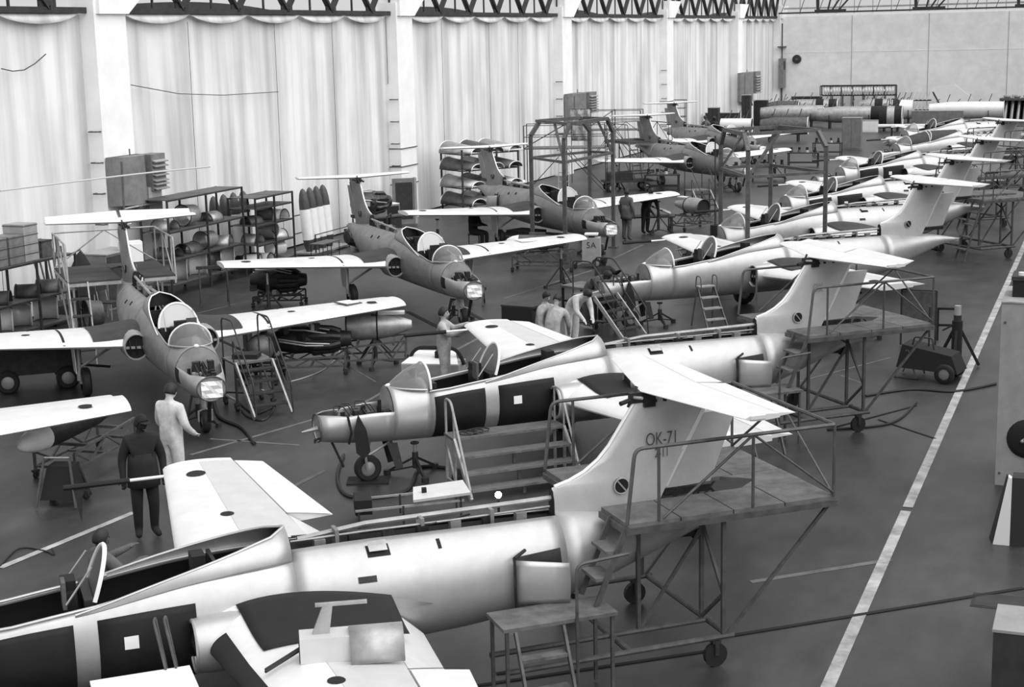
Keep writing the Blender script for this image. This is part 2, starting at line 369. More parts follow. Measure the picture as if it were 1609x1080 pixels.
heater(1160, 1186, 115, 155, 'dark warm-air heater near the far end of the curtain wall')
# ------------------------------------------------------------------ aircraft (local frame: X aft, Y to starboard)
SX = [.28, .8, 1.45, 2.05, 3.2, 4.3, 5.5, 7.0, 8.24, 9.2, 9.75, 10.2, 10.74]
SZ = [.99, 1.04, 1.10, 1.12, 1.14, 1.15, 1.16, 1.17, 1.25, 1.40, 1.48, 1.52, 1.50]
SA = [.26, .35, .43, .48, .53, .58, .60, .58, .47, .32, .22, .13, .03]
SU = [.21, .33, .45, .50, .60, .68, .68, .65, .545, .33, .22, .11, .03]
SL = [.23, .36, .46, .50, .54, .56, .57, .53, .47, .33, .22, .12, .03]
def sec(x):
    return tuple(hermite(x, SX, t) for t in (SZ, SA, SU, SL))
def bodypt(x, ph, off=0.0):
    """ph measured from the top, positive towards starboard"""
    zc, a, bu, bl = sec(x); s, c = math.sin(ph), math.cos(ph)
    if c > 0:
        e = 1-.2*smoothstep(1.5, 2.6, x)*(1-smoothstep(4.6, 6.2, x)); s = math.copysign(abs(s)**e, s); c = c**e
    return (x, (a+off)*s, zc+((bu if c > 0 else bl)+off)*c)
def shell(x0, x1, ph0, ph1, off=0.0, nx=10, nph=24):
    xs = sorted(set([x0+(x1-x0)*i/nx for i in range(nx+1)]+[x for x in SX if x0 < x < x1]))
    p0 = ph0 if callable(ph0) else (lambda x: ph0); p1 = ph1 if callable(ph1) else (lambda x: ph1)
    return [[bodypt(x, p0(x)+(p1(x)-p0(x))*k/nph, off) for k in range(nph+1)] for x in xs]
PI = math.pi
def cock(x): return lerp(x, [2.05, 2.3, 3.2, 4.2, 4.8, 5.2], [R(50), R(53), R(48), R(37), R(32), R(30)])
# wing
def wle(y): return 4.12+.098*y
def wte(y): return 6.78-.165*y
def wz(y): return 1.10+.056*y
def wpt(y, s, up, side):
    c = wte(y)-wle(y); t = (.145-.006*y)*c
    th = t*(1.4845*math.sqrt(max(s, 0))-.63*s-1.758*s*s+1.4215*s**3-.5075*s**4)
    th *= 1+.85*(1-smoothstep(.5, 1.5, y)) if up else 1
    return (wle(y)+s*c, side*y, wz(y)+.012*c*math.sin(PI*s)+(th if up else -th*.75))
def wing_part(y0, y1, s0, s1, side, ny=4, ns=8, off=0.0):
    rows = []
    for j in range(ny+1):
        y = y0+(y1-y0)*((j/ny)**1.8 if ny >= 8 else j/ny); ss = [s0+(s1-s0)*((i/ns)**1.6 if s0 < .01 else i/ns) for i in range(ns+1)]
        rows.append([wpt(y, s, True, side) for s in reversed(ss)]+[wpt(y, s, False, side) for s in (ss[1:] if s0 < .01 else ss)])
    b = MB().grid(rows, True); b.fan(rows[0]); b.fan(list(reversed(rows[-1]))); return b
def wing_sheet(y0, y1, s0, s1, side, off=.008, ny=4, ns=6):
    return MB().grid([[(lambda p: (p[0], p[1], p[2]+off))(wpt(y0+(y1-y0)*j/ny, s0+(s1-s0)*i/ns, True, side)) for i in range(ns+1)] for j in range(ny+1)])
def hinge(b, ax0, ax1, ang):
    a = Vector(ax0); d = (Vector(ax1)-a).normalized(); rm = Matrix.Rotation(ang, 3, d); b.v = [tuple(a+rm@(Vector(p)-a)) for p in b.v]; return b
def wheel(parent, c, r, w, name='wheel'):
    o = MB().lathe([(-w/2, r*.55), (-w/2, r*.86), (-w*.3, r), (w*.3, r), (w/2, r*.86), (w/2, r*.55)], c, 'y', 20).build(name, 'rubber', parent, True)
    MB().lathe([(-w*.42, 0), (-w*.42, r*.2), (-w*.3, r*.58), (w*.3, r*.58), (w*.42, r*.2), (w*.42, 0)], c, 'y', 14).build('hub', 'hub', o, True); return o
def text_part(parent, s, size, x, y, z, mt, sx=1.0, rotz=0.0):
    cu = bpy.data.curves.new('lettering', 'FONT'); cu.body = s; cu.size = size; cu.extrude = .001
    tmp = bpy.data.objects.new('tmp', cu); COL.objects.link(tmp); me = bpy.data.meshes.new_from_object(tmp.evaluated_get(bpy.context.evaluated_depsgraph_get())); bpy.data.objects.remove(tmp)
    me.name = 'lettering'; me.materials.clear(); me.materials.append(M[mt]); o = bpy.data.objects.new('lettering', me); COL.objects.link(o); o.parent = parent
    o.location = (x, y, z); o.rotation_euler = (R(90), 0, rotz); o.scale = (sx, 1, 1); return o
FZ = [1.66, 1.9, 2.06, 2.12, 2.2, 2.32, 2.47, 2.82, 3.0]
FX = [8.24, 8.24, 8.24, 8.46, 8.64, 8.81, 8.95, 9.19, 9.31]
def fin_le(z): return lerp(z, FZ, FX)
def fin_h(z): return 9.60+(z-1.92)*.585
def fin_te(z): return 10.22+(z-1.88)*.40
def fin_t(z): return lerp(z, [1.66, 2.06, 2.4, 3.0], [.13, .10, .08, .065])
def aircraft(kind, o_, label, group, bands=True, mats='black', brake=True, elev=0.0, canopy=False, tail=True, flap=0.0, letters=(), nose_cover=True, main_gear=True, wings=(1, -1), nosegear=True, detail=True, pennant=False, le_band=False):
    """kind: 'silver' or 'primer'"""
    px, py, head = o_
    A = thing('jet_aircraft', label, 'aircraft', (px, py, 0), head-PI, group)
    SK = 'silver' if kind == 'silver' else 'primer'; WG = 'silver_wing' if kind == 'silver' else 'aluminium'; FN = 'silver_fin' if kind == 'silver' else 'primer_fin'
    endx = 10.74 if tail else 7.4
    # --- nose: open equipment bay, lower half shell
    nph = lambda x: lerp(x, [.28, .45, .7, 1.45], [R(12), R(40), R(62), R(77)])
    nose = solid(MB().grid(shell(.28, 1.45, nph, lambda x: 2*PI-nph(x), 0, 8, 26)).build('nose_shell', 'silver', A, True), .012)
    b = MB(); zc, a, bu, bl = sec(.28); ring = [bodypt(.30, 2*PI*k/26, -.012) for k in range(26)]; b.fan(ring); b.build('nose_bulkhead', 'alu_dull', nose)
    MB().tube([bodypt(.28, 2*PI*k/28, .004) for k in range(28)], .014, 6, True).build('nose_ring', 'frame_grey', nose)
    b = MB(); b.fan([bodypt(1.44, 2*PI*k/32, -.012) for k in range(32)]); b.build('front_bulkhead', 'alu_dull', A)
    MB().bx(.45, 1.43, -.28, .28, 1.02, 1.07).build('equipment_shelf', 'dark_metal', nose)
    rnd = random.Random(11 if kind == 'silver' else 5)
    for i in range(16 if detail else 7):
        x, y = rnd.uniform(.55, 1.38), rnd.uniform(-.24, .24); h = rnd.uniform(.06, .17)*(1 if x < 1.0 else 2.0)*(1.0-.8*abs(y)); r = rnd.uniform(.025, .06)
        b = MB()
        if rnd.random() < .5: b.cyl((x, y, 1.07), (x, y, 1.07+h), r, 8)
        else: b.bx(x-r, x+r, y-r, y+r, 1.07, 1.07+h)
        b.build('avionics_unit', rnd.choice(['dark_metal', 'dark_metal', 'engine', 'alu_dull']), nose)
    for i in range(6 if detail else 2):
        x = rnd.uniform(.5, 1.2); y = rnd.uniform(-.2, .2)
        MB().tube([(x, y, 1.12), (x+.08, y+.06, 1.3), (x+.2, y+.03, 1.3), (x+.3, y-.05, 1.14)], .012, 5).build('wiring', 'cable', nose)
    if kind == 'primer':
        q = MB().grid([[(.262-.02*math.sin(j*1.9+i), -.19+.38*i/5, .82+.3*j/4) for i in range(6)] for j in range(5)]); solid(q.build('paper_cover', 'paper', nose), .004)
        MB().grid(shell(1.22, 1.44, R(76), R(112), .006, 2, 6)).build('black_patch', 'mat_black', nose, True); MB().grid(shell(1.22, 1.44, R(-112), R(-76), .006, 2, 6)).build('black_patch', 'mat_black', nose, True)
    else:
        MB().cyl((.28, -.05, .98), (.02, -.05, .95), .045, 8, .01).build('nose_probe', 'alu_dull', nose, True)
        MB().tube([(.28, -.15, .84), (.2, -.17, .83), (.2, -.17, .78)], .02).build('bracket', 'dark_metal', nose)
    # --- fuselage sections
    ff = solid(MB().grid(shell(1.45, 2.05, 0, 2*PI, 0, 8, 40)).build('front_fuselage', SK, A, True), .012)
    cs = solid(MB().grid(shell(2.05, 5.2, cock, lambda x: 2*PI-cock(x), 0, 20, 36)).build('cockpit_fuselage', SK, A, True), .012)
    MB().grid(shell(2.06, 5.19, lambda x: cock(x)+.03, lambda x: 2*PI-cock(x)-.03, -.035, 8, 24)).build('cockpit_lining', 'dark', cs, True)
    MB().bx(2.08, 5.15, -.36, .36, .98, 1.02).build('cockpit_floor', 'dark', cs)
    sp = R(15)
    es = solid(MB().grid(shell(5.2, min(8.24, endx), sp, 2*PI-sp, 0, 18, 44)).build('engine_fuselage', SK, A, True), .012)
    MB().grid([[(5.2, y, 1.82-.12*(1-abs(y)/.2)) for y in (-.16, -.12, 0, .12, .16)], [(min(8.24, endx), y, 1.77-.12*(1-abs(y)/.2)) for y in (-.14, -.1, 0, .1, .14)]]).build('spine_trough', 'dark', es)
    if not tail:
        b = MB().grid(shell(endx-.03, endx+.02, 0, 2*PI, .02, 1, 32)); solid(b.build('open_end_ring', 'dark_metal', A, True), .03)
        b = MB(); b.fan([bodypt(endx-.25, 2*PI*k/32, -.03) for k in range(32)]); b.build('open_end_bulkhead', 'dark_metal', es)
        for k in range(4): MB().bar(bodypt(endx-.2, PI*k/4, -.05), bodypt(endx-.2, PI*k/4+PI, -.05), .03).build('bulkhead_rib', 'alu_dull', es)
    # spine services: pipe, posts, cables
    x1 = 8.2 if tail else endx
    MB().tube([(5.35, .06, 1.84), (6.1, .08, 1.91), (7, .06, 1.92), (x1+.05, .02, 1.94)], .03, 8).build('control_pipe', 'alu_dull', es, True)
    MB().tube([(5.25, -.05, 1.86), (6, -.06, 1.87), (7, -.05, 1.86), (x1, -.03, 1.86)], .014, 6).build('control_cable', 'pipe_dull', es)
    MB().tube([(5.3, .12, 1.86), (6.3, .02, 1.85), (6.8, -.08, 1.86), (7.3, .1, 1.85)], .012, 5).build('wiring', 'cable', es)
    for x in (5.75, 6.7, 7.5): MB().bx(x-.02, x+.02, -.09, .1, 1.74, 1.93).build('pipe_post', 'pipe_dull', es)
    for i in range(7): 
        x = 5.5+i*.38; MB().bx(x, x+.12, -.1+.02*(i % 3), .0, 1.74, 1.85).build('junction_box', rnd.choice(['dark_metal', 'engine', 'pipe_dull']), es)
    # hump behind the rear cockpit
    ZB, HW = 1.60, .455
    rows = []
    for i in range(13):
        x = 3.0+(5.2-3.0)*i/12; zr = lerp(x, [3.0, 4.2, 4.9, 5.1, 5.14], [1.60, 1.82, 1.97, 2.0, 2.03]); top = 2.03
        pb = bodypt(x, cock(x)+R(5), .004); zb = pb[2]; hw = pb[1]; zr = zb+(zr-zb)*smoothstep(2.7, 4.3, x)**.6; ft = math.asin(max(0.01, min(1, (zr-zb)/(top-zb))))
        half = [(hw*math.cos(ft*k/9), zb+(top-zb)*math.sin(ft*k/9)) for k in range(10)]
        sh = .02*smoothstep(4.9, 5.2, x)
        rows.append([(x, y*(1-sh*3), z-.01) for y, z in half])
    for sd, nm in ((1, 'dorsal_fairing'), (-1, 'dorsal_fairing')):
        solid(MB().grid([[(x, sd*y, z) for x, y, z in r_] for r_ in rows]).build(nm, SK if kind == 'primer' else 'silver', A, True), .014, 0)
        MB().tube([(r_[-1][0], sd*r_[-1][1], r_[-1][2]+.004) for r_ in rows], .014, 6).build('cockpit_rim', 'white' if kind == 'primer' else 'silver', A, True)
    b = MB(); r_ = rows[-1]; b.fan([(5.19, y, z) for _, y, z in r_]+[(5.19, -y, z) for _, y, z in reversed(r_)]); b.build('dorsal_bulkhead', 'dark_metal', A)
    for sd in (1, -1): MB().tube([(lambda p: (p[0], p[1], p[2]+.008))(bodypt(x, sd*cock(x))) for x in (2.06, 2.4, 2.8, 3.2, 3.4)], .016, 6).build('cockpit_sill', 'silver' if kind == 'silver' else 'alu_dull', A)
    # windscreen
    n = 14; arch = [(2.08, .40*math.cos(PI*k/n), 1.50+.375*math.sin(PI*k/n)) for k in range(n+1)]
    base = [(2.02-.56*math.sin(PI*k/n), .40*math.cos(PI*k/n)*(1-.25*math.sin(PI*k/n)), 1.50+.035*math.sin(PI*k/n)) for k in range(n+1)]
    rows = []
    for j in range(7):
        t = j/6; rows.append([tuple(base[k][i]*(1-t)+arch[k][i]*t+(.06*math.sin(PI*t)*math.sin(PI*k/n) if i == 2 else 0) for i in range(3)) for k in range(n+1)])
    w = MB().grid(rows).build('windscreen', 'perspex' , A, True)
    MB().tube(arch, .02, 6).build('windscreen_arch', 'white', w, True); MB().tube([(x, y, z-.0) for x, y, z in base], .018, 6).build('windscreen_base_frame', 'silver', w, True)
    MB().ball((1.50, 0, 1.545), (.07, .05, .035)).build('windscreen_fairing', 'white', w, True)
    # interior
    for x in (2.75, 4.05):
        s = MB().bx(x-.2, x+.2, -.2, .2, 1.02, 1.24).build('ejection_seat', 'dark_metal', A); MB().bx(x+.18, x+.3, -.2, .2, 1.1, 1.68).build('seat_back', 'dark_metal', s); MB().bx(x+.16, x+.3, -.12, .12, 1.66, 1.86 if x > 3 else 1.78).build('headrest', 'mat_black', s)
    MB().bx(2.12, 2.2, -.34, .34, 1.3, 1.58).build('instrument_panel', 'dark_metal', A)
    for x, hgt in ((3.2, .42),):
        n = 16; ar = [(x+.16*math.sin(PI*k/n), .38*math.cos(PI*k/n), 1.62+.45*math.sin(PI*k/n)) for k in range(n+1)]
        pt = MB().tube(ar, .024, 6).build('partition_frame', 'white', A, True)
        b = MB(); b.fan([(p[0], p[1]*.96, p[2]) for p in ar]); solid(b.build('partition_glass', 'perspex_white' if kind == 'primer' else 'perspex', pt), .006)
        MB().bx(3.1, 3.19, -.36, .36, 1.3, 1.64).build('rear_panel', 'dark_metal', pt)
        for sd in (1, -1): MB().tube([(2.93, sd*.3, 1.60), (3.2, sd*.28, 1.95)], .012, 5).build('brace_rod', 'alu_dull', pt)
        MB().bx(2.9, 2.94, -.30, -.1, 1.55, 1.83).build('document_board', 'frame_grey', pt)
    MB().bx(4.42, 4.46, -.33, .33, 1.5, 1.78).build('rear_frame', 'dark_metal', A)
    for i in range(4): MB().tube([(4.5, -.2+.13*i, 1.6), (4.75, -.18+.12*i, 1.72), (5.1, -.1+.07*i, 1.75)], .016, 5).build('cockpit_duct', 'alu_dull', A)
    if canopy:
        n = 12; rows = []
        for x in [2.08+(4.95-2.08)*i/8 for i in range(9)]: 
            tz = lerp(x, [2.08, 3.3, 4.95], [1.875, 2.09, 2.03]); rows.append([(x, .41*math.cos(PI*k/n), 1.52+.06*(x-2)/3+(tz-1.55)*math.sin(PI*k/n)) for k in range(n+1)])
        cn = MB().grid(rows).build('canopy', 'mat_grey', A, True)
        for i in (0, 3, 8): MB().tube(rows[i], .02, 6).build('canopy_frame', 'white', cn)
    # hatches on the back
    h = MB().grid([[bodypt(x, -R(26)-R(10)*k/3, .01+(.03 if k else .06)) for k in range(4)] for x in (6.02, 6.22)]).build('hatch_lid', 'alu_dull', es); MB().grid(shell(6.0, 6.25, R(-40), R(-26), .004, 2, 4)).build('hatch_opening', 'dark', es)
    MB().grid(shell(6.78, 6.82, R(-40), R(-28), .005, 1, 3)).build('slot', 'dark', es); MB().grid(shell(5.85, 6.05, R(-64), R(-58), .006, 2, 3)).build('slot', 'dark_metal', es)
    for sd in (1, -1):
        for x, ph in ((6.35, 40), (6.9, 44)):
            if kind == 'primer': MB().grid(shell(x, x+.12, R(sd*ph), R(sd*(ph+9)), .005, 1, 3)).build('slot', 'dark', es)
    # black protective sheets along the cockpit sides
    if bands:
        for sd in (1, -1):
            for x0, x1_, nm in ((2.12, 2.97, 'black_sheet'), (3.20, 4.16, 'black_sheet')):
                q = solid(MB().grid(shell(x0, x1_, R(sd*63), R(sd*150), .008, 4, 12)).build(nm, 'mat_black', A, True), .006)
                if x0 > 3: MB().grid(shell(3.44, 3.58, R(sd*82), R(sd*90), .018, 1, 2)).build('sheet_label', 'paper', q)
    # --- wings
    for sd in wings:
        w = wing_part(.45, 5.0, 0.0, .36 if kind == 'silver' else .70, sd, 16, 12).build('wing', WG, A, True)
        if kind == 'silver': wing_part(.45, 5.0, .362, .70, sd, 16, 6).build('rear_wing_skin', 'wing_rear', w, True)
        q = wing_part(4.97, 5.12, .0, .70, sd, 1, 8); q.build('wing_tip', WG, w, True)
        q = wing_part(2.62, 4.98, .712, 1.0, sd, 3, 4).build('aileron', WG, w, True)
        fb = wing_part(.62, 2.58, .712, 1.0, sd, 3, 4)
        if flap: hinge(fb, wpt(.62, .70, True, sd), wpt(2.58, .70, True, sd), flap*sd)
        fo = fb.build('flap', WG, w, True)
        MB().grid([wing_sheet(2.59, 2.61, .70, .98, sd, .006, 1, 4).v[:5], wing_sheet(2.59, 2.61, .70, .98, sd, .006, 1, 4).v[5:]]).build('hinge_gap', 'dark', w)
        for yy, xx, rr in ((4.48, 4.97, .13), (2.71, 5.06, .085)):
            c = wte(yy)-wle(yy); s = (xx-wle(yy))/c; zz = wpt(yy, s, True, sd)[2]
            h = MB(); h.fan([(xx+rr*math.cos(2*PI*k/14), sd*yy+rr*math.sin(2*PI*k/14), wpt(yy+rr*math.sin(2*PI*k/14), (xx+rr*math.cos(2*PI*k/14)-wle(yy+rr*math.sin(2*PI*k/14)))/(wte(yy+rr*math.sin(2*PI*k/14))-wle(yy+rr*math.sin(2*PI*k/14))), True, sd)[2]+.006) for k in range(14)]); h.build('access_hole', 'dark', w)
        if kind == 'silver' and sd == 1:
            pb = MB().cyl((4.75, 4.86, 1.36), (4.1, 4.86, 1.36), .022, 8).build('pitot_boom', 'white', w); MB().cyl((4.15, 4.86, 1.36), (3.3, 4.86, 1.36), .038, 8).build('boom_sleeve', 'mat_black', w)
            if pennant:
                q = MB(); q.fan([(3.42, 4.86, 1.33), (3.55, 4.86, 1.33), (3.5, 4.88, .85)]); solid(q.build('pennant', 'frame_dark', w), .006)
        if kind == 'primer':
            solid(wing_sheet(2.03, 2.08, .004, .70, sd, .004, 1, 14).build('wing_joint', 'dark', w), .004)
            wing_sheet(.55, 1.5, .03, .70, sd, .022, 10, 12).build('root_mat', 'mat_grey', w, True)
        if le_band and sd == -1:
            q = wing_part(1.0, 4.4, 0, .07, sd, 4, 8); c_ = wle(2.5); q.v = [(p[0]-.012, p[1], wz(abs(p[1]))+(p[2]-wz(abs(p[1])))*1.08) for p in q.v]; q.build('leading_edge_band', 'mat_black', w, True)  # black band wrapped round the front of the port wing
        if kind == 'silver' and mats:
            solid(wing_sheet(.58, 1.64, .15, .80, sd, .018, 10, 14).build('wing_mat', 'mat_black' if mats == 'black' else 'mat_grey', w, True), .004)
        # intake in the wing root
        cy, cz = .70, 1.13
        n = 20; ring = lambda x, r1: [(x, sd*(cy+r1*.9*math.cos(2*PI*k/n)), cz+r1*math.sin(2*PI*k/n)) for k in range(n)]
        it = MB().grid([ring(4.63, .30), ring(4.23, .29), ring(4.09, .27), ring(4.11, .245), ring(4.15, .24)], True).build('intake', 'alu_dull' if kind == 'primer' else 'silver', A, True)
        b = MB(); b.fan(ring(4.15, .242)); b.build('intake_mouth', 'dark', it)
        MB().tube(ring(4.10, .258), .02, 6, True).build('intake_lip', 'alu_dull' if kind == 'primer' else 'silver', it, True)
        MB().bar((4.12, sd*(cy-.22), cz-.02), (4.12, sd*(cy+.22), cz+.0), .03, .05).build('intake_bar', 'alu_dull', it)
        for k in range(3): MB().tube([(4.14, sd*(cy-.13+.13*k), cz-.15), (4.10, sd*(cy-.1+.11*k), cz), (4.14, sd*(cy-.13+.13*k), cz+.15)], .018, 5).build('intake_pipe', 'dark_metal', it)
        # root fairing between body and wing
        rows = []
        for i in range(9):
            s = .10+.88*i/8; p = wpt(.62, s, True, sd); q = bodypt(min(p[0], 7), sd*R(84 if i < 7 else 92), .0)
            rows.append([q, ((q[0]+p[0])/2, (q[1]*.55+p[1]*.45), (q[2]*.42+p[2]*.58)), (p[0], p[1], p[2]+.004)])
        MB().grid(rows).build('root_fairing', SK, w, True)
    # --- undercarriage
    if nosegear:
        ng = MB().cyl((1.12, 0, .66), (1.05, 0, .30), .04, 10).build('nose_gear', 'alu_dull', A); wheel(A, (1.09, .0, .22), .22, .15, 'nose_wheel')
        MB().tube([(1.05, -.12, .22), (1.03, -.12, .42), (1.04, 0, .46), (1.03, .12, .42), (1.05, .12, .22)], .022, 6).build('wheel_fork', 'alu_dull', ng); MB().tube([(1.5, 0, .62), (1.1, 0, .42)], .022).build('drag_strut', 'alu_dull', ng)
        for sd in (1, -1):
            q = MB(); q.add([(1.38, sd*.14, .64), (1.56, sd*.14, .62), (1.62, sd*.22, .22), (1.50, sd*.22, .20)], [(0,1,2,3)]); solid(q.build('gear_door', 'dark_metal', A), .012)
        q = MB(); q.add([(.5, -.03, .72), (.54, .03, .72), (.72, .03, .28), (.68, -.03, .28)], [(0,1,2,3)]); solid(q.build('gear_door', 'dark_metal', A), .012)
    if kind == 'silver' and nose_cover:
        q = MB(); P = [(.86, -.385, 1.22), (.97, -.44, .98), (1.02, -.46, .62), (.92, -.44, .50), (.80, -.42, .60), (.78, -.405, .95)]; q.fan(P); solid(q.build('hanging_cover', 'mat_black', A), .02, 0)
        MB().tube([(.70, -.36, 1.2), (.74, -.40, .95), (.70, -.36, .75)], .02, 6).build('strap', 'mat_black', A)
    if main_gear:
        for sd in (1, -1):
            g = MB().cyl((5.2, sd*1.72, 1.08), (5.2, sd*1.72, .34), .05, 10).build('main_gear', 'alu_dull', A); wheel(A, (5.2, sd*1.60, .30), .30, .18, 'main_wheel')
            MB().tube([(5.2, sd*1.0, 1.0), (5.2, sd*1.68, .62)], .03).build('drag_strut', 'alu_dull', g); MB().bar((5.2, sd*1.72, .3), (5.2, sd*1.5, .3), .06).build('axle', 'alu_dull', g)
            q = MB(); q.add([(4.95, sd*1.82, 1.06), (5.5, sd*1.82, 1.06), (5.42, sd*1.80, .52), (5.0, sd*1.80, .52)], [(0,1,2,3)]); solid(q.build('gear_door', WG, A), .015)
    # --- tail
    if tail:
        tc = solid(MB().grid(shell(8.24, 10.74, 0, 2*PI, 0, 12, 32)).build('tail_fuselage', SK, A, True), .012)
        MB().lathe([(0, .10), (.06, .115), (.07, .08), (-.2, .06)], (10.0, 0, 1.33), 'x', 14).build('jet_pipe', 'dark_metal', tc, True)
        zs = [1.70, 1.8, 1.95, 2.06, 2.09, 2.14, 2.2, 2.3, 2.4, 2.55, 2.75, 3.0]
        def fsec(z, x0, x1, t):
            row = []; n = 8
            for i in range(n+1): s = (i/n)**1.5; row.append((x0+(x1-x0)*s, -t*(math.sin(PI*min(1, .12+.5*s)) if i else (.75 if z < 2.06 else .0)), z))
            for i in range(n, -1, -1): s = (i/n)**1.5; row.append((x0+(x1-x0)*s, t*(math.sin(PI*min(1, .12+.5*s)) if i else (.75 if z < 2.06 else .0)), z))
            return row
        rows = [fsec(z, fin_le(z), fin_h(z), fin_t(z)*(1-.35*smoothstep(1.7, 2.9, z))) for z in zs]
        le_ = [(fin_le(z)-.004, 0, z) for z in (2.07, 2.09, 2.12, 2.16, 2.2, 2.26, 2.32, 2.4, 2.47, 2.6, 2.82, 2.98)]
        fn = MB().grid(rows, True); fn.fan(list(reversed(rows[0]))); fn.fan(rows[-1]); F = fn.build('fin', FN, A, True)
        MB().tube(le_, .022, 6).build('fin_leading_edge', 'aluminium' if kind == 'primer' else 'silver_wing', F, True)
        b = MB(); b.fan([(8.235, y, z) for y, z in ((-.085, 1.72), (-.085, 1.9), (-.06, 2.03), (0, 2.06), (.06, 2.03), (.085, 1.9), (.085, 1.72))]); b.build('fin_root_opening', 'dark', F)
        rz_ = [1.90, 2.1, 2.3, 2.5, 2.74]
        rows = [[(fin_h(z)+.035, -.055, z), ((fin_h(z)*.5+fin_te(z)*.5), -.045, z), (fin_te(z), 0, z), ((fin_h(z)*.5+fin_te(z)*.5), .045, z), (fin_h(z)+.035, .055, z)] for z in rz_]
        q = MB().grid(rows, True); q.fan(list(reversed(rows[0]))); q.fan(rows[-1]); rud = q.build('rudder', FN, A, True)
        for sd in (1, -1):
            q = MB(); q.add([(fin_h(1.92)-.02, sd*.068, 1.92), (fin_h(1.92)+.045, sd*.068, 1.92), (fin_h(2.86)+.03, sd*.05, 2.86), (fin_h(2.86)-.02, sd*.05, 2.86)], [(0,1,2,3)]); solid(q.build('hinge_strip', 'silver_wing' if kind == 'silver' else 'alu_dull', F), .006, 0)
            h = MB(); cx_, cz_ = 9.04, 2.02; h.fan([(cx_+.085*math.cos(2*PI*k/18), sd*.112, cz_+.085*math.sin(2*PI*k/18)) for k in range(18)]); solid(h.build('fin_port', 'dark', F), .04, 0)
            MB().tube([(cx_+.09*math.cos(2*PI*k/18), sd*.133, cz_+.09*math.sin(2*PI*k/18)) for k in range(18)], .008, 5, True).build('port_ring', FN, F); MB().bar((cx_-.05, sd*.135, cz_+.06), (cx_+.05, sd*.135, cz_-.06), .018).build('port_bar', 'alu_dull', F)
        MB().bx(9.62, 10.2, -.05, .05, 1.80, 1.88).build('rudder_base', 'dark_metal', A)
        for s_, sz, x, z, mt in letters: text_part(F, s_, sz, x, -.092, z, mt, .68)
        # tailplane
        def tp(y, s):
            x0 = 9.34+.235*abs(y); x1_ = 10.40-.02*abs(y); c = x1_-x0; th = .055*c*math.sin(PI*min(1, s+.001)**.55) if s < 1 else 0; return x0+s*c, th
        def tpart(y0, y1, s0, s1, ang=0.0):
            rows = []; ny = 4; ns = 6
            for j in range(ny+1):
                y = y0+(y1-y0)*j/ny; up = []; lo = []
                for i in range(ns+1):
                    s = s0+(s1-s0)*i/ns; x, th = tp(y, s); z = 3.055+.01*abs(y)
                    if ang: xh, _ = tp(y, s0); z += (x-xh)*math.sin(ang); x = xh+(x-xh)*math.cos(ang)
                    up.append((x, y, z+th)); lo.append((x, y, z-th))
                rows.append(up+list(reversed(lo)))
            q = MB().grid(rows, True); q.fan(rows[0]); q.fan(list(reversed(rows[-1]))); return q
        TPM = WG if kind == 'silver' else 'aluminium'
        ts = tpart(-1.70, 1.70, 0, .66).build('tailplane', TPM, A, True)
        for sd in (1, -1):
            e_ = tpart(sd*.04, sd*1.66, .672, 1.0, elev).build('elevator', TPM, A, True); MB().bx(9.8, 9.98, sd*1.70-.02, sd*1.70+.02, 3.06, 3.10).build('tip_cap', TPM, ts)
        a = MB().bx(9.20, 9.38, -.03, .03, 2.93, 3.05).build('trim_actuator', 'dark_metal', A)
        MB().cyl((9.19, -.02, 2.97), (9.07, -.05, 2.95), .028, 8).build('actuator_motor', 'dark', a); MB().cyl((9.25, -.03, 3.0), (9.3, -.14, 3.01), .018, 8).build('actuator_rod', 'alu_dull', a); MB().cyl((9.2, .03, 2.88), (9.33, .07, 3.1), .018, 8).build('actuator_rod', 'dark_metal', a)
        for x in (9.5, 9.62, 9.8): MB().bx(x-.015, x+.015, -.075, .075, 2.93, 2.96).build('fixing', 'dark_metal', F)
        MB().bx(9.36, 9.5, -.07, .07, 2.88, 3.03).build('bracket', 'dark_metal', F)
    if brake and tail:
        for sd in (1, -1):
            rows = [[(x, sd*(.57+.30*(x-7.6)+.035*math.sin(PI*k/8)), .98+.50*k/8-.12*(x-7.6)*(k/8-.2)) for k in range(9)] for x in (7.58, 7.75, 7.95, 8.14)]
            bk = solid(MB().grid(rows).build('air_brake', 'silver', A, True), .02)
            MB().grid(shell(7.58, 8.16, R(sd*62), R(sd*110), .004, 3, 8)).build('brake_well', 'dark_metal', bk, True)
            MB().tube([(7.56, sd*.60, 1.52), (7.55, sd*.63, 1.2), (7.57, sd*.60, .95)], .015, 6).build('brake_hinge', 'dark_metal', bk); MB().tube([(7.56, sd*.60, 1.52), (7.72, sd*.5, 1.56)], .02).build('brake_hinge', 'dark_metal', bk)
            MB().tube([(7.8, sd*.5, 1.2), (8.0, sd*.70, 1.2)], .025).build('brake_ram', 'alu_dull', bk)
    return A
GS = 'silver trainer jets standing in the right-hand row'; GP = 'grey primer trainer jets parked along the curtain wall'
P1 = aircraft('silver', (-11.875, 10.211, 3.868), 'silver jet trainer with the lettering OK-71 on its fin', GS, flap=.45, pennant=True, le_band=True, letters=(('OK-71', .215, 9.36, 2.435, 'frame_grey'), ('2-11', .15, 9.47, 2.29, 'frame_grey')))
P2 = aircraft('silver', (-11.864, 20.951, 3.886), 'silver jet trainer with black sheets, a stepped stand at its cockpit and coloured nose open', GS, elev=.28, letters=(('OK', .215, 9.36, 2.44, 'alu_dull'),))
P2['label'] = 'silver jet trainer with black side sheets and a wooden stepped stand beside its cockpit'
P3 = aircraft('silver', (-11.608, 34.716, 3.897), 'silver jet trainer without side sheets, a metal step ladder against its side', GS, bands=False, mats='grey', brake=False, elev=.12)
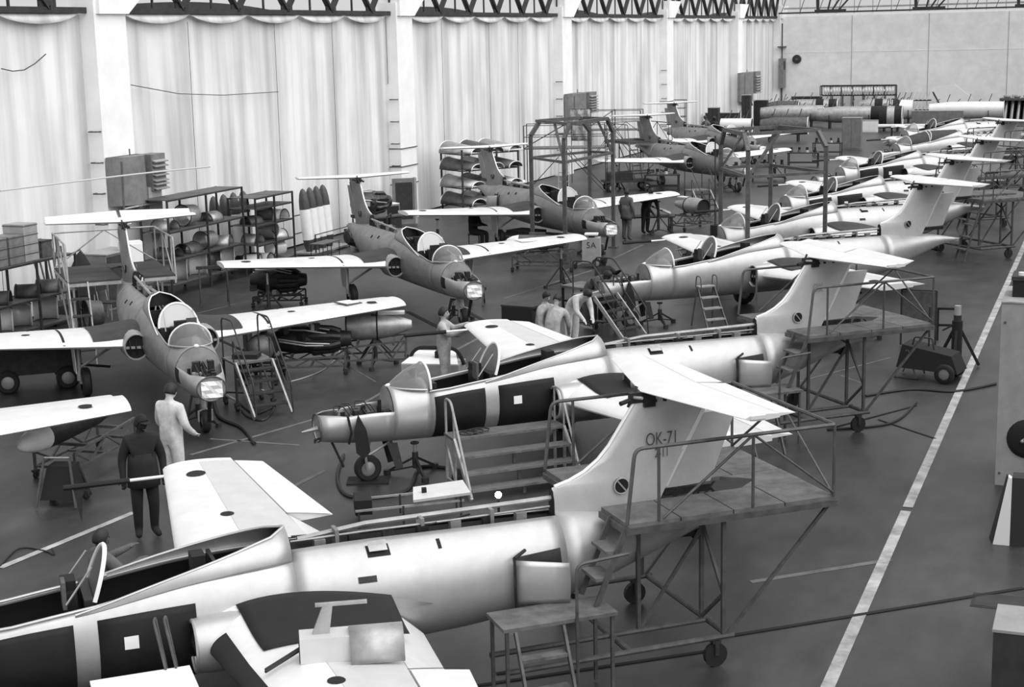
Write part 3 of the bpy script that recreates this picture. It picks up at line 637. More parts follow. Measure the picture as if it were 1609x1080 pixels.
def pose(px, py, z, x, head):
    p = G(px, py, z); n = Vector((math.cos(head), math.sin(head), 0)); q = p+n*x; return (q.x, q.y, head)
H0 = R(223)
P4 = aircraft('silver', pose(1489, 252, 3.02, 9.31, H0), 'silver jet trainer with its open nose standing inside the low pipe gantry', GS, bands=False, mats='grey', brake=False, detail=False)
P5 = aircraft('silver', pose(1537, 221, 3.02, 9.31, H0), 'silver jet trainer with black side sheets next to the low pipe gantry', GS, mats='grey', brake=False, detail=False, nose_cover=False)
P6 = aircraft('silver', pose(1571, 191, 3.02, 9.31, H0), 'silver jet trainer with black side sheets beside the one under a dark closed canopy', GS, mats='grey', brake=False, detail=False, nose_cover=False)
P7 = aircraft('silver', pose(1374, 246, 1.0, .28, R(224)), 'silver tailless jet trainer with a dark closed canopy', GS, bands=False, mats='grey', brake=False, canopy=True, tail=False, detail=False, nose_cover=False)
P8 = aircraft('silver', pose(1392, 222, 1.0, .28, R(224)), 'silver tailless jet trainer body behind the one with the dark closed canopy', GS, bands=False, mats=None, brake=False, tail=False, detail=False, nose_cover=False)
_p = G(203, 648, 1.37); _n = Vector((math.cos(-.81), math.sin(-.81), 0)); _s = Vector((_n.y, -_n.x, 0)); _o = _p+_n*4.6+_s*5.08
G0 = aircraft('primer', (_o.x, _o.y, -.81), 'grey primer jet trainer whose pale wing reaches over the tank dolly', GP, bands=False, brake=False)
G1 = aircraft('primer', (-14.634, 22.919, -.81), 'grey primer jet trainer with pale wings and a stair stand at its nose', GP, bands=False, brake=False, elev=.5)
G2 = aircraft('primer', (-14.181, 34.036, -.803), 'grey primer jet trainer parked in front of the four upright tanks', GP, bands=False, brake=False)
G3 = aircraft('primer', (-14.487, 46.037, -.765), 'grey primer jet trainer with its nose inside the tall arched gantry', GP, bands=False, brake=True)
G4 = aircraft('primer', (-14.781, 66.67, -.792), 'grey primer jet trainer between the two pipe gantries', GP, bands=False, brake=False, detail=False)
G5 = aircraft('primer', pose(1061, 163, 3.02, 9.31, R(-45)), 'grey primer jet trainer farthest along the curtain wall, men on its back', GP, bands=False, brake=False, detail=False)
# ------------------------------------------------------------------ shop equipment
def castor(parent, x, y, r=.12, z=0.0, name='castor'):
    o = MB().lathe([(-.03, 0), (-.03, r), (.03, r), (.03, 0)], (x, y, z+r), 'y', 14).build(name, 'rubber', parent); MB().bar((x, y-.045, z+r), (x, y-.045, z+2*r+.04), .02, .05).build('fork', 'frame_dark', o); MB().bx(x-.05, x+.05, y-.05, y+.05, z+2*r, z+2*r+.04).build('fork_plate', 'frame_dark', o)
    return o
def rod(parent, pts, r=.02, name='rail', mt='frame_grey', n=6): return MB().tube(pts, r, n).build(name, mt, parent, True)
def bend(pts, r=.12):
    """round the inner corners of a polyline"""
    pts = [Vector(p) for p in pts]; out = [pts[0]]
    for i in range(1, len(pts)-1):
        a, b, c = pts[i-1], pts[i], pts[i+1]; u = (a-b).normalized()*r; w = (c-b).normalized()*r
        for t in (0, .25, .5, .75, 1): out.append((b+u)*(1-t)**2+b*2*t*(1-t)+(b+w)*t*t)
    out.append(pts[-1]); return out
def tail_dock(loc, rz, label, fm='frame_grey', ladder=-1, low=True, dk='deck'):
    """platform round an aircraft tail; local frame is that of the aircraft"""
    D = thing('tail_dock', label, 'work platform', loc, rz, 'tail docks around the aircraft fins'); z = 1.85; n0, n1, f0, f1 = -.97, -.26, .26, 1.42
    # deck boards
    for k in range(4): x0 = 8.72+.645*k; MB().bx(x0+.008, x0+.637, n0, n1, z-.045, z).build('deck_board', dk, D); MB().bx(x0+.008, x0+.637, f0, f1, z-.045, z).build('deck_board', dk, D)
    MB().prism([(10.82, 0), (10.5, n1+.01), (11.3, n1+.01), (11.3, f0-.01), (10.5, f0-.01)], z-.045, z).build('deck_board', dk, D)
    for y in (n0, f1): MB().bar((8.7, y, z-.08), (11.32, y, z-.08), .05, .07).build('edge_beam', fm, D)
    for x in (8.72, 11.3): 
        MB().bar((x, n0, z-.08), (x, n1, z-.08), .05, .07).build('edge_beam', fm, D); MB().bar((x, f0, z-.08), (x, f1, z-.08), .05, .07).build('edge_beam', fm, D)
    MB().bar((11.3, n1, z-.08), (11.3, f0, z-.08), .05, .07).build('edge_beam', fm, D)
    # guard rails
    t = 2.68
    for y, s in ((n0, -1), (f1, 1)):
        g = rod(D, bend([(8.72, y, z), (8.82, y, t), (11.28, y, t)], .1), .022, 'guard_rail', fm)
        for x in (9.1, 10.25, 11.28): MB().cyl((x, y, z), (x, y, t), .018, 6).build('rail_post', fm, g)
        for p, q in (((9.15, y, z+.02), (10.25, y, t)), ((10.25, y, t), (11.28, y, z+.04))): MB().cyl(p, q, .016, 6).build('rail_brace', fm, g)
    g = rod(D, [(11.28, n0, t), (11.28, f1, t)], .022, 'guard_rail', fm); ym = (n0+f1)/2
    for p, q in (((11.28, n0, z), (11.28, ym, t)), ((11.28, ym, t), (11.28, f1, z))): MB().cyl(p, q, .016, 6).build('rail_brace', fm, g)
    # under-frame
    b = .34
    for y in (n0+.12, -.32, f1-.12): MB().cyl((7.35 if low and y < 0 else 8.8, y, b), (10.08, y, b), .035, 8).build('base_tube', fm, D)
    for x in (8.8, 10.02): MB().cyl((x, n0+.12, b), (x, f1-.12, b), .035, 8).build('base_tube', fm, D)
    for x, y in ((9.95, n0+.12), (9.95, -.32), (9.95, f1-.12), (8.85, f1-.12), (9.15, -.32)): MB().bar((x, y, b), (x, y, z-.1), .045).build('leg', fm, D)
    for p, q in (((9.98, n0+.12, b), (11.26, n0+.05, z-.1)), ((9.98, f1-.12, b), (11.26, f1-.05, z-.1)), ((9.95, -.32, z-.3), (9.95, n0+.12, b+.5)), ((9.95, -.32, z-.35), (9.55, -.32, z-.1)), ((9.95, n0+.12, b+.5), (9.95, -.32, b+.05)), ((8.85, f1-.12, b), (9.95, f1-.12, z-.2)), ((9.15, -.32, b), (9.95, -.32, z-.4))):
        MB().bar(p, q, .035).build('brace', fm, D)
    for x, y in ((9.85, n0+.12), (9.85, f1-.12), (8.95, f1-.12)): castor(D, x, y, .14)
    # ladder
    ly0, ly1 = (n0, n0+.42) if ladder < 0 else (f1-.42, f1)
    zb = .98 if low else .02; xb = 8.35 if low else 8.1
    for y in (ly0, ly1): MB().bar((8.72, y, z-.02), (xb, y, zb), .03, .06).build('ladder_stile', fm, D)
    n = 2 if low else 4
    for k in range(1, n+1):
        f_ = k/(n+1); x = 8.72+(xb-8.72)*f_; zz = z+(zb-z)*f_; MB().bx(x-.12, x+.1, ly0+.01, ly1-.01, zz-.02, zz+.015).build('tread', dk, D)
    if low:
        zp = .98; y0, y1 = -1.20, -.66
        MB().bx(7.2, 8.5, y0, y1, zp-.04, zp).build('low_platform', dk, D)
        for x in (7.25, 8.45):
            for y in (y0+.04, y1-.04): MB().bar((x, y, 0.02), (x, y, zp-.04), .035).build('leg', fm, D)
        rod(D, bend([(8.62, y0-.02, 1.62), (8.02, y0-.02, 1.58), (8.02, y0-.02, .12)], .1), .018, 'hand_rail', fm)
        for k, zz in enumerate((.66, .33)): MB().bx(7.35, 7.85, y0-.16-.18*k, y0-.02-.1*k, zz-.02, zz+.015).build('tread', dk, D)
        for x in (7.33, 7.87): MB().bar((x, y0, zp-.05), (x, y0-.46, .02), .03, .05).build('step_stile', fm, D)
        MB().bar((7.25, y1-.04, .1), (7.25, y0+.04, .1), .03).build('brace', fm, D)
    return D
tail_dock(P1.location, P1.rotation_euler.z, 'grey pipe-framed tail platform around the fin lettered OK-71')
tail_dock(P2.location, P2.rotation_euler.z, 'grey pipe-framed tail platform at the jet with the wooden stepped stand')
for P, l in ((P4, 'grey tail platform around the fin of the jet inside the low gantry'), (P5, 'grey tail platform at the black-sheeted jet next to the low gantry'), (P6, 'grey tail platform at the black-sheeted jet near the dark canopy')):
    tail_dock(P.location if P is not P4 else P.matrix_basis @ Vector((1.25, .1, 0)), P.rotation_euler.z, l, low=False)
tail_dock(G1.location, G1.rotation_euler.z, 'pale pipe-framed tail platform at the grey jet with the stair stand', 'frame_light', 1, False, 'mat_grey')
tail_dock(G4.location, G4.rotation_euler.z, 'grey tail platform around the fin of the jet between the gantries', 'frame_grey', 1, False, 'mat_grey')
# --- wooden stepped stand at P2 cockpit
def local(P, x, y, z=0): return P.matrix_basis @ Vector((x, y, z))
for o in (P1, P2, P3, P4, P5, P6, G0, G1, G2, G3, G4, G5): o.matrix_basis
st = thing('stepped_stand', 'grey wooden stepped stand with hand rails beside the black-sheeted cockpit', 'work stand', P2.location, P2.rotation_euler.z)
MB().bx(2.18, 4.1, -1.12, -.68, .80, .84).build('top_board', 'plank', st)
for k, (z, y) in enumerate(((.58, -1.32), (.36, -1.52), (.15, -1.72))): 
    MB().bx(2.22, 4.06, y-.13, y+.13, z, z+.035).build('tread', 'plank', st); MB().bx(3.1, 3.15, y-.02, y+.02, z-.2, z).build('tread_support', 'frame_grey', st)
for x in (2.2, 4.08):
    MB().bar((x, -1.1, .82), (x, -1.85, .03), .04, .08).build('stringer', 'frame_light', st)
    for y in (-.72, -1.12): MB().bar((x, y, 0.02), (x, y, .80), .04).build('leg', 'frame_light', st)
    rod(st, bend([(x, -.74, .84), (x, -.74, 1.42), (x, -1.0, 1.42), (x, -1.86, .08)], .1), .02, 'hand_rail', 'frame_light'); rod(st, [(x, -1.12, .84), (x, -1.1, 1.28)], .016, 'rail_post', 'frame_light')
MB().bar((2.2, -.72, .1), (2.2, -1.8, .1), .03).build('brace', 'frame_light', st); MB().bar((2.2, -.72, .7), (2.2, -1.1, .15), .03).build('brace', 'frame_light', st)
castor(st, 2.35, -.8, .1)
cb = MB()
for k in range(3): cb.tube([(2.5+.1*k+.16*math.cos(t/8*2*PI), -.92+.13*math.sin(t/8*2*PI), .86+.01*k) for t in range(8)], .012, 5, True)
tag(cb.build('cable_coil', 'cable'), 'black cable coiled on the wooden stepped stand', 'cable').matrix_basis = P2.matrix_basis
# --- mobile stair stands with long rails
def stair(loc, rz, label):
    s = thing('stair_stand', label, 'stair stand', loc, rz, 'mobile stair stands at the aircraft noses')
    MB().bx(-.75, .0, -.4, .4, .92, .96).build('landing', 'deck', s)
    for x in (-.72, -.03):
        for y in (-.37, .37): MB().bar((x, y, .12), (x, y, .92), .04).build('leg', 'frame_dark', s); castor(s, x, y, .06)
    for y in (-.37, .37): 
        MB().bar((-.72, y, .2), (-.03, y, .2), .04).build('base_rail', 'frame_light', s); MB().bar((0, y, .94), (.95, y, .06), .035, .1).build('stringer', 'frame_light', s)
        rod(s, bend([(-.72, y, .95), (-.72, y, 1.75), (-.1, y, 1.78), (.98, y, .72), (1.05, y, .10)], .12), .018, 'hand_rail', 'frame_dark')
        rod(s, bend([(-.1, y, .95), (-.1, y, 1.42), (.8, y, .5)], .1), .014, 'mid_rail', 'frame_dark')
    for k in range(4): f_ = (k+.6)/4.6; MB().bx(.95*f_-.1, .95*f_+.1, -.34, .34, .94-.88*f_-.02, .94-.88*f_+.01).build('tread', 'frame_dark', s)
    MB().bar((-.72, -.37, .25), (-.03, .37, .25), .03).build('brace', 'frame_dark', s); MB().bar((-.72, .37, .85), (-.03, .37, .25), .03).build('brace', 'frame_dark', s)
    return s
p = G(412, 640)*.985; s1 = stair((p.x-.25, p.y+.2, 0), R(-40), 'dark-railed stair stand beside the nose of the grey jet near the white-clad man')
p = G(952, 526); s2 = stair((p.x, p.y, 0), R(-28), 'dark-railed stair stand beside the men working in front of the silver jet')
tag(MB().bx(-.25, .25, -.18, .18, 0, .09).build('toolbox', 'dark'), 'dark tool tray lying on the landing of the stair stand', 'tool box'); o = bpy.data.objects['toolbox']; o.location = s1.matrix_basis @ Vector((-.4, 0, .96)); o.rotation_euler.z = .3
# --- tripod jacks and trestles
JN = 0
def jack(p, h, label, mt='frame_dark'):
    j = thing('tripod_jack', label, 'jack', (p[0], p[1], 0), random.uniform(0, 2), 'tripod jacks under the aircraft')
    MB().cyl((0, 0, .12), (0, 0, h*.7), .05, 10).build('cylinder', mt, j, True); MB().cyl((0, 0, h*.7), (0, 0, h), .03, 8).build('ram', 'alu_dull', j, True); MB().cyl((0, 0, h-.03), (0, 0, h), .07, 8).build('pad', mt, j)
    for k in range(3):
        a = 2*PI*k/3; e = (.48*math.cos(a), .48*math.sin(a), .05); g = MB().bar((0, 0, h*.55), e, .035).build('leg', mt, j); MB().bar((0, 0, .15), e, .025).build('stay', mt, g); MB().cyl((e[0], e[1], 0), (e[0], e[1], .08), .06, 8).build('foot', mt, g)
    return j
bpy.context.view_layer.update()
for P, nm in ((G1, 'the stair stand'), (G2, 'the four upright tanks'), (G3, 'the arched gantry'), (G4, 'the two gantries')):
    for x, y, h, w in ((5.15, 3.9, 1.12, 'starboard wing'), (5.15, -4.55, 1.16, 'port wing'), (1.75, 0, .56, 'nose')):
        q = local(P, x, y); jack(q, h, 'dark tripod jack under the %s of the grey jet by %s' % (w, nm))
for P, nm in ((P2, 'with the stepped stand'), (P3, 'without side sheets')):
    jack(local(P, 1.9, 0), .56, 'dark tripod jack under the nose of the silver jet %s' % nm)
    jack(local(P, 5.1, -3.7), 1.08, 'dark tripod jack under the near wing of the silver jet %s' % nm)
def trestle(p, rz, w, h, label, mt='frame_dark'):
    t = thing('trestle', label, 'trestle', (p.x, p.y, 0), rz, 'low trestles on the hangar floor')
    MB().bar((-w/2, 0, h), (w/2, 0, h), .08).build('beam', mt, t)
    for x in (-w/2+.08, w/2-.08):
        for s in (1, -1): MB().bar((x, 0, h-.03), (x, s*.3, 0.02), .04).build('leg', mt, t)
        MB().bar((x, -.18, h*.4), (x, .18, h*.4), .03).build('spreader', mt, t)
    return t
trestle(G(338, 480), .6, .9, 1.05, 'dark trestle with a castor under the wing tip before the shelving')
trestle(G(750, 480), .3, .5, .45, 'small dark trestle below the nose of the grey jet by the four tanks')
# --- wheeled truss dollies with fuselage tails, tanks and engines
def dolly(p, rz, L, Wd, Hh, label, mt='frame_grey'):
    d = thing('truss_dolly', label, 'dolly', (p.x, p.y, 0), rz, 'welded truss dollies')
    for y in (-Wd/2, Wd/2):
        MB().bar((-L/2, y, .2), (L/2, y, .2), .04).build('base_rail', mt, d); MB().bar((-L/2, y, Hh*.8), (L/2, y, Hh), .04).build('top_rail', mt, d)
        n = 4
        for k in range(n):
            x0, x1_ = -L/2+L*k/n, -L/2+L*(k+1)/n; zz = lambda x: Hh*.8+Hh*.2*(x+L/2)/L
            a, b_ = ((x0, y, .2), (x1_, y, zz(x1_))) if k % 2 else ((x0, y, zz(x0)), (x1_, y, .2)); MB().bar(a, b_, .03).build('diagonal', mt, d)
        for x in (-L/2, L/2): MB().bar((x, y, .1), (x, y, Hh*.8 if x < 0 else Hh), .04).build('post', mt, d); castor(d, x, y, .05)
    for x in (-L/2, 0, L/2): MB().bar((x, -Wd/2, .2), (x, Wd/2, .2), .04).build('cross_rail', mt, d)
    for x in (-L*.3, L*.3): MB().bar((x, -Wd/2, Hh*.88), (x, Wd/2, Hh*.88), .05).build('cradle', mt, d)
    return d
def engine(loc, rz, label, L=1.7, r=.36, mt='engine'):
    e = thing('jet_engine', label, 'engine', loc, rz, 'removed jet engines')
    MB().lathe([(-L/2, .0), (-L/2, r*.55), (-L*.42, r*.75), (-L*.2, r), (0, r*.95), (.05, r*.8), (L*.3, r*.7), (L*.5, r*.5), (L*.5, r*.42), (L*.3, 0)], (0, 0, 0), 'x', 18).build('casing', mt, e, True)
    for k in range(7):
        a = 2*PI*k/7; y, z = r*.78*math.cos(a), r*.78*math.sin(a); MB().tube([(-.1, y*.9, z*.9), (.1, y*1.15, z*1.15), (.45, y, z), (L*.36, y*.72, z*.72)], .075, 8).build('combustion_can', mt, e, True)
    rnd = random.Random(int(abs(loc[0])*100))
    for k in range(9):
        a = rnd.uniform(0, 2*PI); x = rnd.uniform(-L*.45, L*.1); q = Vector((x, r*1.05*math.cos(a), r*1.05*math.sin(a))); MB().box(q, (.16, .13, .15), a).build('accessory', rnd.choice(['dark_metal', 'engine', 'alu_dull']), e)
    for k in range(5):
        a = rnd.uniform(0, 2*PI); MB().tube([(-L*.4, r*math.cos(a), r*math.sin(a)), (-.1, r*1.2*math.cos(a+.3), r*1.2*math.sin(a+.3)), (.4, r*.9*math.cos(a+.5), r*.9*math.sin(a+.5))], .02, 6).build('pipe', 'alu_dull', e)
    return e
p = G(492, 585); d1 = dolly(p, R(24), 1.45, .8, .42, 'grey truss dolly holding the dark engine under the long pale wing'); engine((p.x, p.y, .72), R(24), 'dark bare jet engine on a dolly under the long pale wing', 1.7, .30, 'dark_metal')
p = G(592, 574); d2 = dolly(p, R(24), 1.3, .8, .60, 'grey truss dolly holding the silver tail cone')
def cone(loc, rz, label, prof, mt, ring=True, name='tail_cone_section', cat='tail section', tilt=0.0):
    c = thing(name, label, cat, loc, rz); c.rotation_euler = (0, tilt, rz)
    MB().lathe(prof, (0, 0, 0), 'x', 24).build('shell', mt, c, True)
    x0, r0 = prof[0]; MB().tube([(x0, r0*1.01*math.cos(2*PI*k/24), r0*1.01*math.sin(2*PI*k/24)) for k in range(24)], .02, 6, True).build('end_ring', 'frame_dark', c); b = MB(); b.fan([(x0+.04, r0*.97*math.cos(2*PI*k/24), r0*.97*math.sin(2*PI*k/24)) for k in range(24)]); b.build('end_opening', 'dark', c)
    if ring:
        xm = prof[len(prof)//2][0]; rm = prof[len(prof)//2][1]; MB().tube([(xm, rm*1.01*math.cos(2*PI*k/24), rm*1.01*math.sin(2*PI*k/24)) for k in range(24)], .018, 6, True).build('band', 'dark', c); MB().bx(xm+.02, xm+.6, -.12, .12, rm*.85, rm*1.02).build('top_fairing', 'aluminium', c)
    return c
cone((p.x, p.y, .88), R(24), 'silver tail cone section with a dark band on a truss dolly', [(-.62, .27), (-.3, .30), (.05, .30), (.35, .25), (.8, .10)], 'alu_dull')
p = G(418, 598); dolly(p, R(-70), 1.0, .6, .5, 'dark dolly with the dark bulbous tank beside the stair stand', 'frame_dark')
def tank(loc, rz, label, L=2.6, r=.27, body='dark_metal', nose='dark_metal', tilt=0.0):
    t = thing('drop_tank', label, 'tank', loc); t.rotation_euler = (0, tilt, rz)
    MB().lathe([(-L*.28, r), (-L*.1, r*1.03), (L*.2, r*.95), (L*.38, r*.6), (L*.5, 0)], (0, 0, 0), 'x', 20).build('body', body, t, True); MB().lathe([(-L*.28, r), (-L*.38, r*.85), (-L*.46, r*.5), (-L*.5, 0)], (0, 0, 0), 'x', 20).build('nose', nose, t, True)
    MB().bx(-.25, .25, -.03, .03, r*.95, r*1.35).build('lug', body, t); return t
tank((p.x, p.y, .74), R(110), 'dark bulbous tank on a dolly beside the stair stand', 1.6, .29, 'dark_metal', 'frame_grey', .1)
a = G(28, 706, .78); b = G(190, 632, .78); p = (a+b)/2; an = math.atan2(b.y-a.y, b.x-a.x); L = (b-a).length; pd = a.lerp(b, .62); dolly(pd, an, L*.62, .75, .56, 'dark truss dolly under the wing carrying the white-nosed tank', 'frame_grey')
tank((p.x, p.y, .80), an, 'dark tank with a white nose on the truss dolly', L, .22, 'dark_metal', 'white')
p = G(855, 425); dolly(p, R(10), 1.8, .8, .6, 'grey truss dolly under the wing above the boxed trolley'); tank((p.x-.2, p.y, .86), R(12), 'dark tank with a white nose under the wing above the boxed trolley', 2.0, .22, 'frame_grey', 'white')
p = G(1088, 360); dolly(p, R(60), 1.6, .8, .6, 'grey truss dolly with a tail cone behind the workers by the far wing'); cone((p.x, p.y, .85), R(140), 'pale tail cone on a truss dolly behind the workers by the far wing', [(-.7, .27), (-.2, .3), (.2, .28), (1.0, .1)], 'alu_dull')
# tractor-like generator under the far-left wing
p = G(60, 608); c = thing('generator_cart', 'dark generator cart on rubber wheels under the left pale wing', 'cart', (p.x, p.y, 0), R(40))
MB().bx(-.9, .9, -.4, .4, .35, .95).build('housing', 'frame_dark', c); MB().prism([(-.9, -.4), (-.5, -.4), (-.5, .4), (-.9, .4)], .95, 1.08).build('cowl', 'frame_dark', c); rod(c, [(.9, 0, .4), (1.5, 0, .3)], .03, 'tow_bar', 'frame_dark')
for x in (-.6, .6):
    for y in (-.45, .45): wheel(c, (x, y, .24), .24, .14)
for k, (px, py, lab) in enumerate(((985, 300, 'dark trolley on rubber wheels under the wing behind the arched gantry'), (840, 390, 'dark low trolley under the nose of the jet in the arched gantry'))):
    p = G(px, py); c = thing('low_trolley', lab, 'trolley', (p.x, p.y, 0), R(-20 if k else 30))
    MB().bx(-1.1, 1.1, -.5, .5, .42, .50).build('bed', 'frame_dark', c); MB().bx(-.9, .2, -.4, .4, .5, .85 if k == 0 else .6).build('load', 'dark_metal', c); rod(c, [(1.1, 0, .45), (1.7, 0, .35)], .025, 'tow_bar', 'frame_dark')
    for x in (-.8, .8):
        for y in (-.48, .48): wheel(c, (x, y, .2), .2, .1)
# sawhorse with steps in front of wing, small dark A-frame cart
p = G(100, 792); c = thing('tool_trolley', 'small dark trolley with an A-shaped frame beside the suited man', 'trolley', (p.x, p.y, 0), R(15))
MB().add([(-.28, -.22, .12), (.28, -.22, .12), (.28, .3, .12), (-.28, .3, .12), (-.2, -.05, .62), (.2, -.05, .62), (.2, .25, .62), (-.2, .25, .62)], [(0,3,2,1),(4,5,6,7),(0,1,5,4),(1,2,6,5),(2,3,7,6),(3,0,4,7)]).build('bin', 'dark', c)
for s in (-1, 1): MB().bar((s*.32, -.3, .03), (s*.2, -.12, .78), .03).build('upright', 'frame_grey', c); MB().bar((s*.32, .34, .05), (s*.2, .2, .6), .03).build('upright', 'frame_dark', c); castor(c, s*.28, .25, .05)
rod(c, [(-.2, -.12, .78), (.2, -.12, .78)], .016, 'handle', 'frame_light')
# long floor rails and hoses
def cable(pts, label, r=.025, mt='cable', z=None, cat='cable'):
    P = [G(x, y, r) for x, y in pts] if z is None else [G(x, y, zz) for (x, y), zz in zip(pts, z)]
    Q = []
    for i in range(len(P)-1):
        p0, p1, p2, p3 = P[max(i-1, 0)], P[i], P[i+1], P[min(i+2, len(P)-1)]
        for k in range(6):
            t = k/6; Q.append(.5*((2*p1)+(p2-p0)*t+(2*p0-5*p1+4*p2-p3)*t*t+(3*p1-p0-3*p2+p3)*t**3))
    Q.append(P[-1]); return tag(MB().tube(Q, r, 6).build('cable', mt, None, True), label, cat)
cable([(700, 735), (660, 735), (640, 770), (590, 782), (545, 778), (530, 750), (540, 715)], 'thick black hose looping under the nose by the stepped stand', .03)
cable([(1360, 622), (1430, 612), (1500, 615), (1565, 603)], 'long black cable across the floor behind the dark trolley', .025)
cable([(1300, 675), (1400, 665), (1440, 632)], 'black cable beside the castor of a tail platform', .02)
cable([(0, 890), (30, 862), (70, 866), (85, 872), (82, 862)], 'thin black cable end lying near the suited man', .012)
cable([(335, 625), (345, 655), (380, 672), (400, 697)], 'dark flat hose lying from under the stair stand', .035)
cable([(375, 632), (400, 650), (430, 640), (415, 660), (390, 655), (380, 645)], 'coiled black cable on the floor below the stair stand', .02)
cable([(455, 600), (480, 593), (510, 580), (530, 560), (537, 540)], 'thin pale cord curving over the floor near the silver tail cone', .010, 'cable_light')
cable([(0, 300), (120, 285), (230, 272), (330, 262)], 'thin pale rope strung in front of the curtain wall', .02, 'cable_light', (4.2, 4.2, 4.25, 4.3), 'rope')
tag(MB().tube([GX(x, y, WX+.3) for x, y in ((2, 108), (20, 112), (38, 110), (55, 100), (72, 85))], .014).build('hanging_wire', 'frame_dark'), 'dark wire hanging against the curtain above the crate stack', 'wire')
# wheel pad under P2 nose wheel
o = tag(MB().prism([(-.34, -.22), (.34, -.22), (.34, .22), (-.34, .22)], 0, .02).build('wheel_pad', 'dark'), 'dark steel pad on the floor below the nose wheel by the stepped stand', 'pad'); q = local(P2, 1.09, 0); o.location = (q.x, q.y, 0); o.rotation_euler.z = .4
# --- things on the wings
def onwing(P, x, y): 
    s = (x-wle(abs(y)))/(wte(abs(y))-wle(abs(y))); return local(P, x, y, wpt(abs(y), s, True, 1)[2])
w = onwing(P1, 5.35, -2.15); a = thing('aerial_unit', 'silver aerial unit with a T-shaped mast lying on the matted wing', 'aerial', w, P1.rotation_euler.z-.20)
MB().bx(-.48, .05, -.13, .13, .01, .25).build('housing', 'wing_rear', a); MB().bx(-.49, -.47, -.12, .12, .02, .24).build('end_cap', 'frame_dark', a)
q = MB().grid([[(x, .22*math.cos(PI*k/10)-.02, .01+.29*math.sin(PI*k/10)) for k in range(11)] for x in (-.02, .2, .48)]); solid(q.build('half_cowl', 'alu_dull', a, True), .012)
q = MB(); q.add([(-.36, -.02, .25), (-.20, -.02, .25), (-.16, -.02, .52), (-.25, -.02, .52), (-.36, .02, .25), (-.20, .02, .25), (-.16, .02, .52), (-.25, .02, .52)], [(0,1,2,3),(7,6,5,4),(0,4,5,1),(1,5,6,2),(2,6,7,3),(3,7,4,0)]); q.build('mast', 'alu_dull', a)
MB().bar((-.32, 0, .53), (.16, 0, .53), .05, .025).build('cross_arm', 'alu_dull', a)
for k in (0, .05): MB().tube([(-.48, k, .1), (-.62, k-.1, .06), (-.8, k-.3, .04)], .015, 5).build('lead', 'cable', a)
w = onwing(P2, 5.5, -1.15); a = thing('half_cowl', 'silver half-round cowl standing on the dark matted wing of the stepped-stand jet', 'cowl', w, P2.rotation_euler.z-.1)
q = MB().grid([[(x, .2*math.cos(PI*k/10), .0+.34*math.sin(PI*k/10)) for k in range(11)] for x in (-.3, .0, .3)]); solid(q.build('shell', 'silver', a, True), .012); b = MB(); b.fan([(-.28, .19*math.cos(PI*k/10), .33*math.sin(PI*k/10)) for k in range(11)]); b.build('opening', 'dark', a)
w = onwing(G1, 5.2, -4.0); a = thing('paper_tray', 'flat tray with papers on the long pale wing', 'tray', w, G1.rotation_euler.z+.3); MB().bx(-.25, .25, -.2, .2, .01, .03).build('tray', 'frame_grey', a); MB().bx(-.2, .2, -.16, .16, .03, .04).build('paper', 'paper', a)
w = onwing(G2, 5.1, -3.3); a = thing('loose_panels', 'two pale sheets lying on the wing near the boxed trolley', 'sheets', w, G2.rotation_euler.z); MB().bx(-.3, .25, -.3, .1, .01, .025).build('sheet', 'paper', a); MB().bx(-.25, .3, -.75, -.35, .01, .025).build('sheet', 'white', a)
# --- 5A boxed trolley
p = G(930, 420); c = thing('boxed_trolley', 'pale boxed trolley lettered 5A with a tubular handle', 'trolley', (p.x, p.y, 0), R(12))
MB().bx(-.27, .27, -.22, .22, .16, .92).build('box', 'cabinet_light', c); MB().bx(-.2, .2, -.16, .16, 1.0, 1.05).build('top_tray', 'white', c); MB().cyl((0, 0, .92), (0, 0, 1.0), .1, 10).build('neck', 'frame_dark', c)
rod(c, bend([(-.28, -.15, .2), (-.55, -.15, .2), (-.75, -.15, .6), (-.68, -.15, .75)], .08), .02, 'handle', 'frame_grey'); wheel(c, (.18, -.24, .15), .15, .07); wheel(c, (.18, .24, .15), .15, .07); castor(c, -.5, 0, .06)
text_part(c, '5A', .26, -.14, -.225, .62, 'black_paint')
# --- step ladder at P3
q = local(P3, 2.75, -.95); s = thing('step_ladder', 'grey metal step ladder with hooped grips against the silver jet side', 'ladder', (q.x, q.y, 0), P3.rotation_euler.z)
for x in (-.22, .22):
    MB().bar((x, .2, 1.0), (x*1.25, -.42, .02), .03, .05).build('front_stile', 'frame_grey', s); MB().bar((x, .22, .98), (x*1.3, .38, .02), .03).build('rear_leg', 'frame_grey', s); rod(s, bend([(x, .0, .9), (x, .05, 1.26), (x, .25, 1.26), (x, .28, .98)], .08), .015, 'grip_hoop', 'frame_grey')
for k in range(4): f_ = k/4; MB().bx(-.22-.05*f_, .22+.05*f_, .2-.6*f_-.1, .2-.6*f_+.1, 1.0-.98*f_-.02, 1.0-.98*f_+.01).build('tread', 'frame_light', s)
